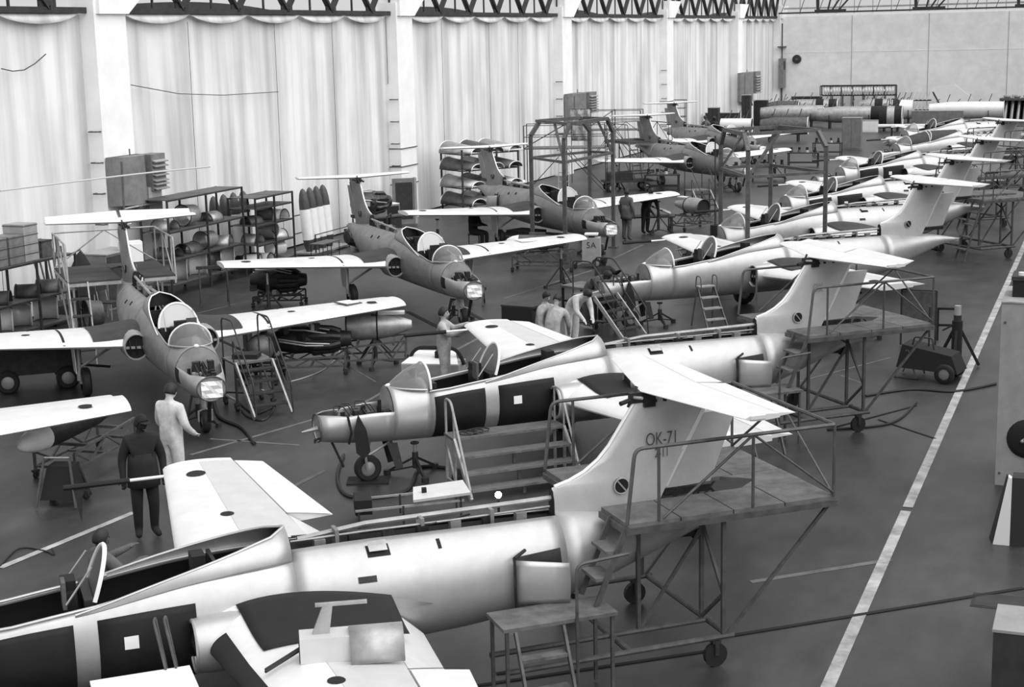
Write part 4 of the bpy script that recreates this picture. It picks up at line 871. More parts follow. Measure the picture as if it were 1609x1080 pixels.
# --- gantries made of welded pipe
def arch(parent, a, b, h, r, c=.45):
    d = (b-a); L = d.length; u = d/L; z = Vector((0, 0, 1)); pts = [a, a+z*(h-c), a+u*c+z*h, b-u*c+z*h, b+z*(h-c), b]
    for p, q, nm in ((0, 1, 'post'), (1, 2, 'knee'), (2, 3, 'top_beam'), (3, 4, 'knee'), (4, 5, 'post')): MB().bar(pts[p], pts[q], r*2).build(nm, 'frame_grey', parent)
    MB().bar(a+z*(h-1.15), b+z*(h-1.15), r*1.5).build('tie_beam', 'frame_grey', parent)
    for e in (a, b): MB().box(e+z*.02, (.3, .3, .04)).build('foot_plate', 'frame_grey', parent)
def gantry(a, b, c, d, h, r, label):
    a, b, c, d = (Vector((q[0], q[1], 0)) for q in (a, b, c, d)); g = thing('pipe_gantry', label, 'gantry', a, 0, 'pipe gantries over the aircraft'); o = a.copy()
    a, b, c, d = a-o, b-o, c-o, d-o; arch(g, a, b, h, r); arch(g, c, d, h, r); z = Vector((0, 0, 1))
    for p, q in ((a, c), (b, d)):
        u = (b-a).normalized()*(.45 if p is a else -.45); MB().bar(p+u+z*h, q+u+z*h, r*1.6).build('ridge_beam', 'frame_grey', g); MB().bar(p+z*(h-1.15), q+z*(h-1.15), r*1.4).build('side_beam', 'frame_grey', g); MB().bar(p+z*(h-1.15), p.lerp(q, .45)+u+z*h, r*1.3).build('brace', 'frame_grey', g)
    return g
gantry(local(G3, .52, 1.5), local(G3, 2.88, -1.5), local(G3, 2.87, 1.5), local(G3, 3.85, -1.15), 4.3, .055, 'tall grey arched pipe gantry over the nose of a grey jet')
gantry(local(P4, 1.51, -1.5), local(P4, 2.35, 1.5), local(P4, 4.02, -1.5), local(P4, 4.05, 1.5), 4.2, .055, 'low grey pipe gantry over the open nose of a silver jet')
# hoist under second gantry
p = local(P4, 1.1, 0); h = thing('chain_hoist', 'dark chain hoist hanging over the open nose inside the low gantry', 'hoist', (p.x+.1, p.y+.4, 0)); MB().cyl((0, 0, 1.25), (0, 0, 1.55), .14, 10).build('body', 'dark', h); MB().cyl((0, 0, 1.55), (0, 0, 4.1), .02, 6).build('chain', 'frame_dark', h); MB().tube([(.1, 0, 1.3), (.25, 0, 1.25), (.25, 0, 1.05)], .02).build('hook', 'dark', h)
# ladder scaffold behind the arched gantry
def scaffold(p, rz, label, Wd=2.6, Dp=1.2, h=2.0):
    s = thing('scaffold', label, 'scaffold', (p.x, p.y, 0), rz, 'work scaffolds along the curtain wall')
    MB().bx(-Wd/2, Wd/2, -Dp/2, Dp/2, h-.05, h).build('deck', 'deck', s)
    for x in (-Wd/2, 0, Wd/2):
        for y in (-Dp/2, Dp/2): MB().bar((x, y, 0.02), (x, y, h+1.0), .04).build('post', 'frame_dark', s)
    for y in (-Dp/2, Dp/2):
        for z in (h+.5, h+1.0): rod(s, [(-Wd/2, y, z), (Wd/2, y, z)], .018, 'guard_rail', 'frame_dark')
        MB().bar((-Wd/2, y, .1), (0, y, h-.1), .03).build('brace', 'frame_dark', s); MB().bar((0, y, h-.1), (Wd/2, y, .1), .03).build('brace', 'frame_dark', s); MB().bar((-Wd/2, y, h), (0, y, h+1), .025).build('brace', 'frame_dark', s)
    for x in (-.25, .2): MB().bar((x, -Dp/2-.02, h), (x, -Dp/2-.6, 0.02), .03).build('ladder_stile', 'frame_light', s)
    for k in range(5): f_ = (k+.7)/5.4; MB().bx(-.25, .2, -Dp/2-.02-.58*f_-.05, -Dp/2-.02-.58*f_+.05, h*(1-f_)-.015, h*(1-f_)+.015).build('rung', 'frame_light', s)
    return s
scaffold(G(890, 305), R(15), 'dark pipe scaffold with a ladder behind the arched gantry', 3.6, 1.4, 2.1); scaffold(G(965, 262), R(10), 'dark pipe scaffold with a ladder at the fin beyond the arched gantry', 3.0, 1.2, 2.0)
scaffold(G(1045, 228), R(10), 'dark pipe scaffold below the fin of the farthest grey jet', 2.6, 1.2, 1.8)
p = G(905, 290); o = thing('hanging_sheet', 'crumpled pale sheet hung on the dark scaffold behind the gantry', 'sheet', (p.x, p.y+.9, 0)); q = MB().grid([[(-.5+1.0*i/8, .12*math.sin(i*1.7+j), 2.0+1.5*j/6) for i in range(9)] for j in range(7)]); solid(q.build('cloth', 'cloth_light', o, True), .01); MB().bar((-.55, 0, 3.5), (.55, 0, 3.5), .03).build('rail', 'frame_dark', o)
for x in (-.5, .5): MB().bar((x, 0, 0), (x, 0, 3.5), .03).build('post', 'frame_dark', o)
# --- dark trolley, pump stand and board near the white line
p = G(1465, 595); c = thing('dark_trolley', 'dark wedge-shaped trolley with a carrying frame beside the white floor line', 'trolley', (p.x, p.y, 0), R(-10))
MB().add([(-.65, -.35, .25), (.6, -.35, .2), (.6, .35, .2), (-.65, .35, .25), (-.55, -.3, .72), (.45, -.3, .55), (.45, .3, .55), (-.55, .3, .72)], [(0,3,2,1),(4,5,6,7),(0,1,5,4),(1,2,6,5),(2,3,7,6),(3,0,4,7)]).build('hopper', 'dark', c)
rod(c, bend([(-.4, -.1, .65), (-.36, -.1, .85), (.0, -.1, .85), (.05, -.1, .6)], .05), .018, 'carry_frame', 'frame_dark'); MB().cyl((-.12, .1, .6), (-.12, .1, 1.45), .02, 6).build('mast', 'frame_dark', c)
for s in (-.3, .3): MB().bar((-.7, s, .02), (-.45, s, .62), .025).build('leg', 'frame_grey', c); MB().bar((-.25, s, .02), (-.42, s, .62), .025).build('leg', 'frame_grey', c)
rod(c, [(-.7, -.3, .03), (-.2, -.3, .03)], .02, 'foot_rail', 'frame_dark'); wheel(c, (.35, -.4, .2), .2, .1); wheel(c, (.35, .4, .2), .2, .1)
p = G(1502, 578); c = thing('pump_stand', 'dark tripod pump stand on the white floor line', 'pump', (p.x, p.y, 0), .3)
MB().cyl((0, 0, .1), (0, 0, 1.0), .11, 12).build('barrel', 'dark', c, True); MB().cyl((0, 0, 1.0), (0, 0, 1.12), .08, 10).build('cap', 'frame_dark', c); MB().cyl((0, 0, 1.1), (0, 0, 1.32), .07, 10).build('ram', 'cabinet_light', c)
for k in range(3): a = 2*PI*k/3+.2; MB().bar((0, 0, .95), (.5*math.cos(a), .5*math.sin(a), .03), .05).build('leg', 'dark', c)
rod(c, [(-.3, 0, .8), (0, 0, .95)], .02, 'lever', 'dark')
p = G(1442, 545); c = thing('notice_board', 'grey board on posts behind the tail platform beside the line', 'board', (p.x, p.y, 0), R(-5)); MB().bx(-.36, .36, -.02, .02, .45, 1.25).build('board', 'frame_grey', c)
for x in (-.38, .38): MB().bar((x, 0, 0.02), (x, 0, 1.28), .04).build('post', 'frame_dark', c)
rod(c, [(-.38, 0, 1.28), (.38, 0, 1.28)], .02, 'top_rail', 'frame_dark')
p = G(1487, 535); c = thing('small_frame', 'small dark open frame beside the grey board', 'frame', (p.x, p.y, 0), .1)
for x in (-.2, .25): MB().bar((x, 0, 0), (x, 0, .75), .05).build('post', 'dark', c)
for z in (.35, .73): MB().bar((-.2, 0, z), (.25, 0, z), .05).build('rail', 'dark', c)
# --- right edge: tall pale cabinet, striped wedge, low box, floor hatch
a = G(1563, 762); top = GY(1573, 476, a.y).z; c = thing('tall_cabinet', 'tall pale grey cabinet with a round black opening near the white line', 'cabinet', (a.x, a.y, 0), 0)
MB().bx(0, 1.5, 0, 1.5, .0, top).build('body', 'cabinet_light', c); MB().bx(-.01, 1.5, -.02, 1.52, top, top+.02).build('top_sheet', 'wood_light', c)
q = GY(1609, 690, a.y); MB().lathe([(-.06, 0), (-.06, .22), (-.03, .29), (.0, .31)], (q.x-a.x+.05, 0, q.z), 'y', 24).build('round_opening', 'dark', c, True); MB().ball((q.x-a.x-.02, -.09, q.z-.02), .03).build('knob', 'hub', c); MB().tube([(q.x-a.x-.02, -.08, q.z), (q.x-a.x+.06, -.10, q.z+.05), (q.x-a.x+.12, -.08, q.z)], .015).build('handle', 'hub', c)
for zz in (.2, top-.3): 
    for x in (.06, 1.4): MB().ball((x, -.005, zz), .02, 6, 4).build('rivet', 'frame_grey', c)
p0 = a+Vector((.12, .75, top+.02)); b = thing('battery_box', 'dark battery box with two pale terminals on the tall cabinet', 'box', p0); MB().bx(0, .8, -.3, .3, 0, .30).build('case', 'dark', b); MB().bx(-.02, .82, -.32, .32, .26, .32).build('lid', 'frame_dark', b)
for x in (.12, .35): MB().cyl((x, -.15, .32), (x, -.15, .37), .05, 10).build('terminal', 'white', b)
a = G(1586, 858); c = thing('striped_wedge', 'tapering white and black marker wedge standing at the tall cabinet', 'marker', (a.x-.1, a.y, 0), 0)
q = MB(); q.add([(-.12, 0, 0), (.10, 0, 0), (.10, .0, .95), (.05, 0, .98), (-.12, .3, 0), (.10, .3, 0), (.10, .12, .95), (.05, .12, .98)], [(0,1,2,3),(7,6,5,4),(0,4,5,1),(1,5,6,2),(2,6,7,3),(3,7,4,0)]); q.build('white_face', 'paper', c)
MB().bx(.10, .3, .0, .3, 0, .97).build('black_face', 'black_paint', c); q = MB(); q.add([(-.18, .3, 0), (-.12, .02, 0), (.05, .02, .98), (.03, .14, .98)], [(0,1,2,3)]); solid(q.build('black_edge', 'black_paint', c), .01)
a = G(1562, 985, .9); c = thing('low_box', 'dark low box with a pale flat top near the floor hatch', 'box', (a.x, a.y-.1, 0)); MB().bx(0, 1.2, 0, .75, 0, .88).build('body', 'mat_grey', c); MB().bx(-.01, 1.22, -.01, .76, .88, .91).build('top', 'cabinet_light', c); MB().tube([(.3, .45, .91), (.33, .45, .96), (.42, .43, .96), (.45, .43, .91)], .02).build('handle', 'white', c)
a = G(1553, 945); h = struct(MB().bx(a.x-.2, a.x+.5, a.y-.25, a.y+.25, .0, .006).build('floor_hatch', 'frame_dark')); MB().bx(a.x-.16, a.x+.46, a.y-.21, a.y+.21, .006, .010).build('hatch_plate', 'mat_grey', h)
# --- floor items between P1 and P2
p = G(632, 818); c = thing('flap_rack', 'low rack with a pale tilted panel on top between the two nearest silver jets', 'rack', (p.x, p.y, 0), R(30))
MB().bar((-.7, -.3, .28), (.9, -.3, .34), .03).build('rail', 'frame_light', c); MB().bar((-.7, .3, .28), (.9, .3, .34), .03).build('rail', 'frame_light', c); q = MB(); q.add([(.15, -.32, .36), (1.0, -.32, .42), (.95, .22, .46), (.2, .22, .40)], [(0,1,2,3)]); solid(q.build('panel', 'aluminium', c), .04)
for x in (-.65, .0, .85): 
    for y in (-.3, .3): MB().bar((x, y, 0.02), (x, y, .32+.08*x), .03).build('leg', 'frame_dark', c)
MB().bx(-.7, -.45, -.25, .2, .2, .42).build('bracket', 'dark', c); MB().bx(.3, .37, -.1, -.03, .42, .5).build('knob', 'dark', c)
p = G(783, 778, .35); c = thing('work_lamp', 'lit bare work lamp glowing under the spine of the lettered jet', 'lamp', (p.x, p.y, 0)); MB().ball((0, 0, .35), .05).build('bulb', 'bulb', c, True); MB().cyl((0, 0, .0), (0, 0, .30), .02, 6).build('stem', 'dark', c); MB().cyl((0, 0, 0), (0, 0, .03), .12, 10).build('base', 'dark', c)
l = bpy.data.lights.new('work_lamp_light', 'POINT'); l.energy = 12; l.shadow_soft_size = .05; lo = bpy.data.objects.new('work_lamp_light', l); COL.objects.link(lo); lo.location = (p.x, p.y, .46)
p = G(690, 602); c = thing('pod_cart', 'pale flat-topped cart with a black hoop handle beside the man at the wing tip', 'cart', (p.x, p.y, 0), R(10)); MB().bx(-.7, .5, -.35, .35, .25, .45).build('body', 'cabinet_light', c); q = MB(); q.add([(-.7, -.35, .45), (.5, -.35, .45), (.3, .3, .6), (-.5, .3, .6)], [(0,1,2,3)]); solid(q.build('lid', 'white', c), .03); rod(c, bend([(-.65, 0, .4), (-.5, 0, .75), (.4, 0, .75), (.55, 0, .4)], .2), .04, 'hoop', 'dark'); MB().bx(-.05, .1, -.1, .05, .55, .68).build('cap', 'dark', c)
for x in (-.5, .35): wheel(c, (x, -.36, .13), .13, .06); wheel(c, (x, .36, .13), .13, .06)
# white-topped stand at the lower left edge by P1, with a rail
c = thing('nose_stand', 'white-topped stand with upright bars beside the lettered jet', 'work stand', P1.location, P1.rotation_euler.z)
MB().bx(3.05, 4.0, -1.85, -1.0, 1.02, 1.06).build('top', 'white', c); MB().bx(2.0, 3.03, -1.85, -1.0, .96, 1.0).build('top', 'frame_grey', c)
for x in (2.05, 2.95, 3.95):
    for y in (-1.05, -1.7): MB().bar((x, y, 0.02), (x, y, .96), .04).build('leg', 'frame_dark', c)
for x in (3.70, 3.80): rod(c, bend([(x+.08, -1.05, .96), (x, -.88, 1.52), (x+.02, -.86, 1.55), (x+.1, -.92, .96)], .02), .014, 'upright_bar', 'frame_grey')
# desk work bench at men group
p = G(822, 520); c = thing('tool_cabinet', 'open black metal cabinet beside the men bending in front of the silver jet', 'cabinet', (p.x, p.y, 0), R(-8)); MB().bx(-.42, .42, -.3, -.27, 0.02, .62).build('door', 'dark', c); MB().bx(-.42, .42, -.27, .3, .02, .55).build('body', 'dark_metal', c); MB().bx(-.44, .44, -.3, .32, .62, .66).build('top', 'frame_dark', c)
p = G(955, 500); c = thing('work_bench', 'low dark work bench under the stair rails before the silver jet', 'bench', (p.x-.6, p.y+.9, 0), R(-25)); MB().bx(-.9, .9, -.4, .4, .58, .64).build('top', 'deck', c)
for x in (-.85, .85):
    for y in (-.35, .35): MB().bar((x, y, 0.02), (x, y, .58), .05).build('leg', 'dark', c)
MB().bx(-.85, .85, -.3, .3, .2, .24).build('shelf', 'dark', c)
p = G(1020, 365); c = thing('work_bench', 'dark bench holding bundled tubes in front of the men by the far wing', 'bench', (p.x, p.y, 0), R(20)); MB().bx(-1.0, .9, -.4, .4, .55, .6).build('top', 'frame_dark', c)
for x in (-.9, .8):
    for y in (-.35, .35): MB().bar((x, y, 0.02), (x, y, .55), .05).build('leg', 'frame_dark', c)
c2 = thing('tube_bundle', 'bundle of pale pipes slanting across the dark bench', 'pipes', (p.x, p.y, .62), R(20))
for k in range(4): MB().cyl((-.5+.03*k, .2-.12*k, .55), (.75, .15-.12*k, .05), .04, 8).build('pipe', 'alu_dull', c2)
for t in (.25, .5, .75): MB().bar((-.5+1.25*t, .28, .56-.5*t), (-.5+1.25*t, -.28, .56-.5*t), .05).build('strap', 'frame_dark', c2)
p = G(745, 388); c = thing('wooden_stool', 'dark stool under the seated man below the wing', 'stool', (p.x, p.y, 0), .4); MB().bx(-.2, .2, -.2, .2, .42, .46).build('seat', 'frame_dark', c)
for x in (-.17, .17):
    for y in (-.17, .17): MB().bar((x, y, 0), (x, y, .42), .035).build('leg', 'frame_dark', c)
# further clutter below the grey row
p = G(440, 480); dolly(p, R(20), 1.3, .8, .38, 'dark dolly with a bare engine under the wing before the cowl shelving', 'frame_dark'); engine((p.x, p.y, .70), R(20), 'bare jet engine on a dark dolly before the cowl shelving', 1.5, .32, 'dark_metal')
p = G(1102, 338); stair((p.x, p.y, 0), R(-50), 'dark-railed stair stand beside the nose of the jet between the gantries')
def bench(px, py, rz, label, L=1.6, n=4):
    p = G(px, py); c = thing('work_bench', label, 'bench', (p.x, p.y, 0), R(rz)); MB().bx(-L/2, L/2, -.35, .35, .70, .75).build('top', 'frame_dark', c); MB().bx(-L/2+.05, L/2-.05, -.3, .3, .2, .24).build('shelf', 'dark', c)
    for x in (-L/2+.05, L/2-.05):
        for y in (-.3, .3): MB().bar((x, y, 0), (x, y, .7), .05).build('leg', 'frame_dark', c)
    r = random.Random(px)
    for k in range(n):
        x = -L/2+.2+(L-.4)*k/max(1, n-1); o = thing('machine_part', '%s machined part on the bench %s' % (('first dark', 'second grey', 'third pale', 'fourth dark')[k % 4], label.split('bench ')[-1]), 'part', c.location+Matrix.Rotation(R(rz), 3, 'Z') @ Vector((x, r.uniform(-.15, .15), .75)), r.uniform(0, 3)); MB().cyl((0, 0, 0), (0, 0, .12), .1, 10, .07).build('flange', ('dark_metal', 'frame_grey', 'alu_dull', 'dark')[k % 4], o); MB().bx(-.05, .05, -.05, .05, .12, .26).build('block', 'dark_metal', o)
bench(1208, 285, 10, 'dark bench behind the low pipe gantry'); bench(1262, 262, 5, 'dark bench beyond the low pipe gantry toward the cupboard'); bench(1185, 262, 8, 'dark bench under the wing beyond the far trolley'); bench(1040, 300, 20, 'dark bench between the arched gantry and the far jet'); bench(1300, 245, 0, 'dark bench beside the grey upright cupboard')
# ------------------------------------------------------------------ storage along the curtain wall
def shelf_unit(loc, rz, Wd, Dp, levels, label, bays=2, mt='frame_dark', sm='frame_grey', hgt=None):
    s = thing('shelf_unit', label, 'shelving', loc, rz, 'steel shelving along the curtain wall'); hgt = hgt or levels[-1]
    for k in range(bays+1):
        x = Wd*k/bays
        for y in (0, Dp): MB().bar((x, y, 0.0), (x, y, hgt), .05).build('post', mt, s)
    for z in levels:
        for y in (0, Dp): MB().bar((0, y, z-.03), (Wd, y, z-.03), .04).build('shelf_rail', mt, s)
        for k in range(bays): MB().bx(Wd*k/bays+.03, Wd*(k+1)/bays-.03, .02, Dp-.02, z-.02, z).build('shelf_board', sm, s)
    return s
def cowl(loc, rz, label, r=.3, L=.7, mt='alu_dull', up=False, grp='cowls stored on the shelving', tilt=0.0):
    c = thing('engine_cowl', label, 'cowl', loc, rz, grp)
    if up: rows = [[(r*math.cos(PI*k/10+.3), r*math.sin(PI*k/10+.3), z) for k in range(11)] for z in (0, L*.5, L)]
    else: rows = [[(x, r*math.cos(PI*k/10), r*math.sin(PI*k/10)) for k in range(11)] for x in (-L/2, 0, L/2)]
    solid(MB().grid(rows).build('shell', mt, c, True), .015)
    for e in (rows[0], rows[-1]): MB().tube(e, .018, 5).build('edge_strip', 'frame_dark', c)
    return c
def ring_cowl(loc, rz, label, r=.3, L=.5, mt='alu_dull', grp='cowls stored on the shelving'):
    c = thing('ring_cowl', label, 'cowl', loc, rz, grp); MB().lathe([(-L/2, r), (L/2, r*.85), (L/2-.02, r*.78), (-L/2+.02, r*.92), (-L/2, r)], (0, 0, r), 'x', 20).build('ring', mt, c, True); MB().tube([(-L/2, r*math.cos(2*PI*k/20), r+r*math.sin(2*PI*k/20)) for k in range(20)], .015, 5, True).build('edge_strip', 'dark', c); return c
DIRW = R(90)
# tall empty shelving behind the first grey jet, and the cowl shelving next to it
a = G(262, 478); SA_ = (-25.2, a.y-.9, 0); LA = 4.1; s1 = shelf_unit((-24.55, 36.6, 0), DIRW, 4.0, .9, (.35, 1.05, 1.85, 2.75), 'tall dark shelving with an empty top shelf beside the heater column', 2)
s2 = shelf_unit((-24.35, 41.0, 0), DIRW, 2.3, .95, (.3, .9, 1.5, 2.02, 2.35), 'dark shelving full of cowls next to the tall half-empty shelving', 2)
def on1(u, d, z): return (-24.55-d, 36.6+u, z)
def on2(u, d, z): return (-24.35-d, 41.0+u, z)
i = 0
for u, z, k, l in ((.6, 1.15, 0, 'grey half cowl at the heater end of the tall shelving'), (1.6, 1.15, 0, 'grey half cowl in the middle of the tall shelving'), (2.6, 1.15, 1, 'ring cowl standing on the middle board of the tall shelving'), (3.4, 1.15, 0, 'grey half cowl at the tank end of the tall shelving'), (.5, 2.1, 0, 'grey half cowl high on the tall shelving'), (1.7, 2.1, 1, 'ring cowl high on the tall shelving'), (2.9, 2.1, 0, 'second grey half cowl high on the tall shelving')):
    (cowl if k == 0 else ring_cowl)(on1(u, .45, 1.05 if z < 2 else 1.85), R(random.choice((0, 20, 160, 90))), l, random.uniform(.24, .32), .6, random.choice(('alu_dull', 'frame_grey', 'alu_dull')))
for u, l, mt in ((.35, 'white curved panel leaning low on the tall shelving', 'white'), (.9, 'white cut-out cowl low on the tall shelving', 'white'), (2.0, 'white curved cowl low on the tall shelving near its middle', 'white'), (2.8, 'grey curved cowl low on the tall shelving', 'alu_dull'), (3.5, 'white curved panel at the low tank end of the tall shelving', 'white')):
    cowl(on1(u, .4, .35), R(random.uniform(-30, 60)), l, .28, .62, mt, True)
for u, z, k, l, mt in ((.5, 1.05, 0, 'grey half cowl on the second board of the cowl shelving', 'alu_dull'), (1.5, 1.05, 1, 'grey ring cowl on the second board of the cowl shelving', 'alu_dull'), (2.0, 1.05, 0, 'pale half cowl on the second board of the cowl shelving', 'aluminium'), (.5, 1.8, 0, 'grey half cowl on the third board of the cowl shelving', 'frame_grey'), (1.3, 1.8, 1, 'dark ring cowl on the third board of the cowl shelving', 'frame_grey'), (2.1, 1.8, 0, 'white half cowl on the third board of the cowl shelving', 'white'), (.4, .3, 0, 'white half cowl on the lowest board of the cowl shelving', 'white'), (1.1, .3, 0, 'second white half cowl on the lowest board of the cowl shelving', 'white'), (1.9, .3, 1, 'pale ring cowl on the lowest board of the cowl shelving', 'aluminium')):
    (cowl if k == 0 else ring_cowl)(on2(u, .45, {.3: .3, 1.05: .9, 1.8: 1.5}[z]), R(random.choice((0, 90, 70, 20))), l, random.uniform(.22, .3), .5, mt)
# upright tanks
def utank(loc, lean, label, grp, h=2.12, r=.18):
    t = thing('upright_tank', label, 'tank', loc, 0, grp); t.rotation_euler = (lean*.6, -lean, 0)
    MB().lathe([(0, .0), (0, r*.6), (.2, r*.9), (.4, r)], (0, 0, 0), 'z', 18).build('foot', 'tank_nose', t, True); MB().lathe([(.4, r), (1.0, r*1.03), (h-.7, r)], (0, 0, 0), 'z', 18).build('body', 'white', t, True); MB().lathe([(h-.7, r), (h-.42, r*.93), (h-.18, r*.7), (h-.06, r*.4), (h, 0)], (0, 0, 0), 'z', 18).build('nose', 'tank_nose', t, True); return t
GT = 'upright white tanks with dark noses'
r_ = thing('tank_rack', 'dark rack with a plank floor holding the four upright white tanks', 'rack', (-25.0, 45.3, 0), DIRW); MB().bx(-.2, 2.3, -.45, .45, .04, .10).build('floor_plank', 'wood_light', r_)
for x in (-.15, 2.25): 
    for y in (-.4, .4): MB().bar((x, y, 0), (x, y, 1.3 if y > 0 else .72), .035).build('post', 'frame_dark', r_)
for z in (.7, 1.3): MB().bar((-.15, .4, z), (2.25, .4, z), .03).build('rail', 'frame_dark', r_)
MB().bar((-.15, -.4, .7), (2.25, -.4, .7), .025).build('rail', 'frame_dark', r_)
for k in range(4): utank((-25.0, 45.45+.47*k, .10), .06, '%s upright white tank in the plank-floored rack, counted from the cowl shelving' % ('first', 'second', 'third', 'fourth')[k], GT)
for k in range(4): utank((-25.78, 41.2+.58*k, 0), .05, '%s upright dark-nosed tank behind the cowl shelving, counted from the heater' % ('first', 'second', 'third', 'fourth')[k], GT+' behind the shelving', 2.4)
c = thing('wire_bench', 'thin-legged low bench in front of the upright tanks', 'bench', (-23.9, 43.9, 0), DIRW); MB().bx(0, 1.2, -.25, .25, .55, .58).build('top', 'frame_grey', c); MB().bx(0, 1.2, -.2, .2, .2, .22).build('lower_shelf', 'frame_dark', c)
for x in (.04, .6, 1.16):
    for y in (-.22, .22): MB().bar((x, y, 0.01), (x, y, .55), .02).build('leg', 'frame_dark', c)
# engines behind G2 tail
for k, (px, py, z, l) in enumerate(((548, 395, .5, 'bare jet engine on the floor behind the tail by the tanks'), (575, 400, .5, 'second bare jet engine behind the tail by the tanks'), (560, 385, 1.25, 'bare jet engine stacked above two others by the tanks'))):
    p = G(px, py); p.x += .3; p.y += .7
    if k == 2: 
        c = thing('engine_stand', 'dark stand carrying the stacked bare engine', 'stand', (p.x, p.y, 0), .3)
        for x in (-.6, .6):
            for y in (-.45, .45): MB().bar((x, y, 0), (x, y, .98), .05).build('leg', 'frame_dark', c)
            MB().bar((x, -.45, .95), (x, .45, .95), .05).build('cross_bar', 'frame_dark', c)
    engine((p.x, p.y, z-.03 if k < 2 else 1.40), R(60), l, 1.5, .40, 'engine')
# desk and cabinet by column 2
p = G(617, 372); c = thing('metal_desk', 'dark metal desk with a pale box top beside the column', 'desk', (p.x-.4, p.y, 0), R(60)); MB().bx(-.7, .7, -.35, .35, .7, .75).build('top', 'frame_grey', c); MB().bx(-.65, -.2, -.3, .3, .05, .7).build('drawer_block', 'frame_dark', c); MB().bx(.2, .65, -.3, .3, .05, .7).build('drawer_block', 'frame_dark', c)
o = thing('pale_chest', 'pale flat chest with dark compartments on the metal desk', 'chest', (p.x-.4, p.y, .75), R(60)); MB().bx(-.55, .6, -.28, .28, 0, .4).build('case', 'cabinet', o); MB().bx(-.55, .6, -.28, .28, .4, .43).build('lid', 'white', o); MB().bx(.05, .55, -.30, -.28, .06, .34).build('compartment', 'dark', o)
p = G(648, 352); c = thing('steel_partition', 'tall grey steel panel standing by the column beside the stacked shells', 'panel', (p.x-.3, p.y, 0), R(35)); MB().bx(-.45, .45, -.1, .1, 0, 1.75).build('panel', 'cabinet', c); MB().bx(.38, .47, -.12, .12, 0, 1.77).build('edge', 'cabinet_light', c); MB().bx(-.35, .3, -.12, -.1, .2, 1.6).build('inset', 'frame_dark', c)
# rack of fuselage shells
RK = thing('shell_rack', 'dark rack stacked with grey fuselage shells by the curtain', 'rack', (-24.2, 58.6, 0), R(55))
for x in (-1.35, 0, 1.35):
    for y in (-.8, .8): MB().bar((x, y, 0), (x, y, 2.6), .06).build('post', 'frame_dark', RK)
for z in (.35, 1.05, 1.75, 2.4):
    for y in (-.8, .8): MB().bar((-1.35, y, z), (1.35, y, z), .05).build('beam', 'frame_dark', RK)
    for x in (-1.35, 0, 1.35): MB().bar((x, -.8, z), (x, .8, z), .05).build('cross_beam', 'frame_dark', RK)
rm = RK.matrix_basis.copy() if False else Matrix.Translation((-24.2, 58.6, 0)) @ Matrix.Rotation(R(55), 4, 'Z')
nmz = ('bottom', 'second', 'third', 'top')
for j, z in enumerate((.38, 1.08, 1.78, 2.43)):
    for k, x in enumerate((-.9, 0.0, .9)):
        q = rm @ Vector((x, -.15, z)); c = thing('fuselage_shell', 'grey fuselage shell on the %s tier of the shell rack %s' % (nmz[j], ('by the steel panel', 'in the middle', 'by the jet fin')[k]), 'shell', q, R(55)+R(-75), 'shells on the %s tier' % nmz[j])
        rows = [[(xx, .52*math.cos(PI*t/10)*(1-.1*e), .46*math.sin(PI*t/10)*(1-.25*e)) for t in range(11)] for e, xx in enumerate((-.85, 0, .85))]
        solid(MB().grid(rows).build('skin', 'alu_dull' if (j+k) % 2 else 'frame_grey', c, True), .02); MB().tube(rows[0], .02, 5).build('edge_strip', 'aluminium', c); MB().tube(rows[2], .02, 5).build('edge_strip', 'aluminium', c)
for k, (x, z) in enumerate(((1.0, 2.45), (1.1, 1.1))):
    q = rm @ Vector((x, -.6, z)); c = thing('pale_fairing', 'pale perforated fairing on the %s of the shell rack' % ('top' if k == 0 else 'second tier'), 'fairing', q, R(30)); solid(MB().grid([[(-.6, -.3, 0), (-.55, 0, .28), (-.5, .3, 0)], [(.6, -.1, 0), (.6, 0, .1), (.6, .1, 0)]]).build('skin', 'aluminium', c, True), .015); MB().cyl((0, -.1, .18), (0, -.13, .21), .05, 8).build('hole', 'dark', c)
# left edge shelving with crates
s3 = shelf_unit((-24.2, 28.9, 0), DIRW, 3.0, .9, (.35, 1.05, 1.95), 'dark shelving below the stacked crates at the curtain', 2)
def on3(u, d, z): return (-24.2-d, 28.9+u, z)
k = 0
for u, z, n in ((.35, 1.96, 3), (.95, 1.96, 3), (1.5, 1.96, 4)):
    for j in range(n):
        c = thing('wooden_crate', '%s grey crate of the %s stack on the dark shelving' % (('bottom', 'second', 'third', 'fourth')[j], {.35: 'outer dark', .95: 'middle dark', 1.5: 'pale'}[u]), 'crate', on3(u, .4, z+.225*j), R(90), 'crates stacked on the shelving'); MB().bx(-.26, .26, -.3, .3, 0, .22).build('box', 'cabinet_light' if u > 1.2 else 'cabinet', c); MB().bx(-.27, .27, -.31, .31, .17, .19).build('batten', 'frame_grey', c)
c = thing('bucket_crate', 'dark square tin beside the crate stack', 'tin', on3(2.2, .4, 1.96), R(90)); MB().bx(-.2, .2, -.2, .2, 0, .38).build('body', 'frame_grey', c); MB().bx(-.21, .21, -.21, .21, .36, .40).build('rim', 'frame_dark', c)
for u, z, l, mt, up in ((.5, 1.06, 'dark half cowl on the middle board below the crates', 'frame_dark', 0), (1.6, 1.06, 'second dark half cowl on the middle board below the crates', 'frame_dark', 0), (2.4, 1.06, 'grey half cowl on the middle board below the crates', 'frame_grey', 0), (.5, .36, 'white curved cowl low below the crates', 'white', 1), (1.2, .36, 'pale curved cowl low below the crates', 'aluminium', 1), (2.2, .36, 'white curved cowl at the tin end below the crates', 'white', 1)):
    cowl(on3(u, .4, z), R(30), l, .3, .55, mt, bool(up))
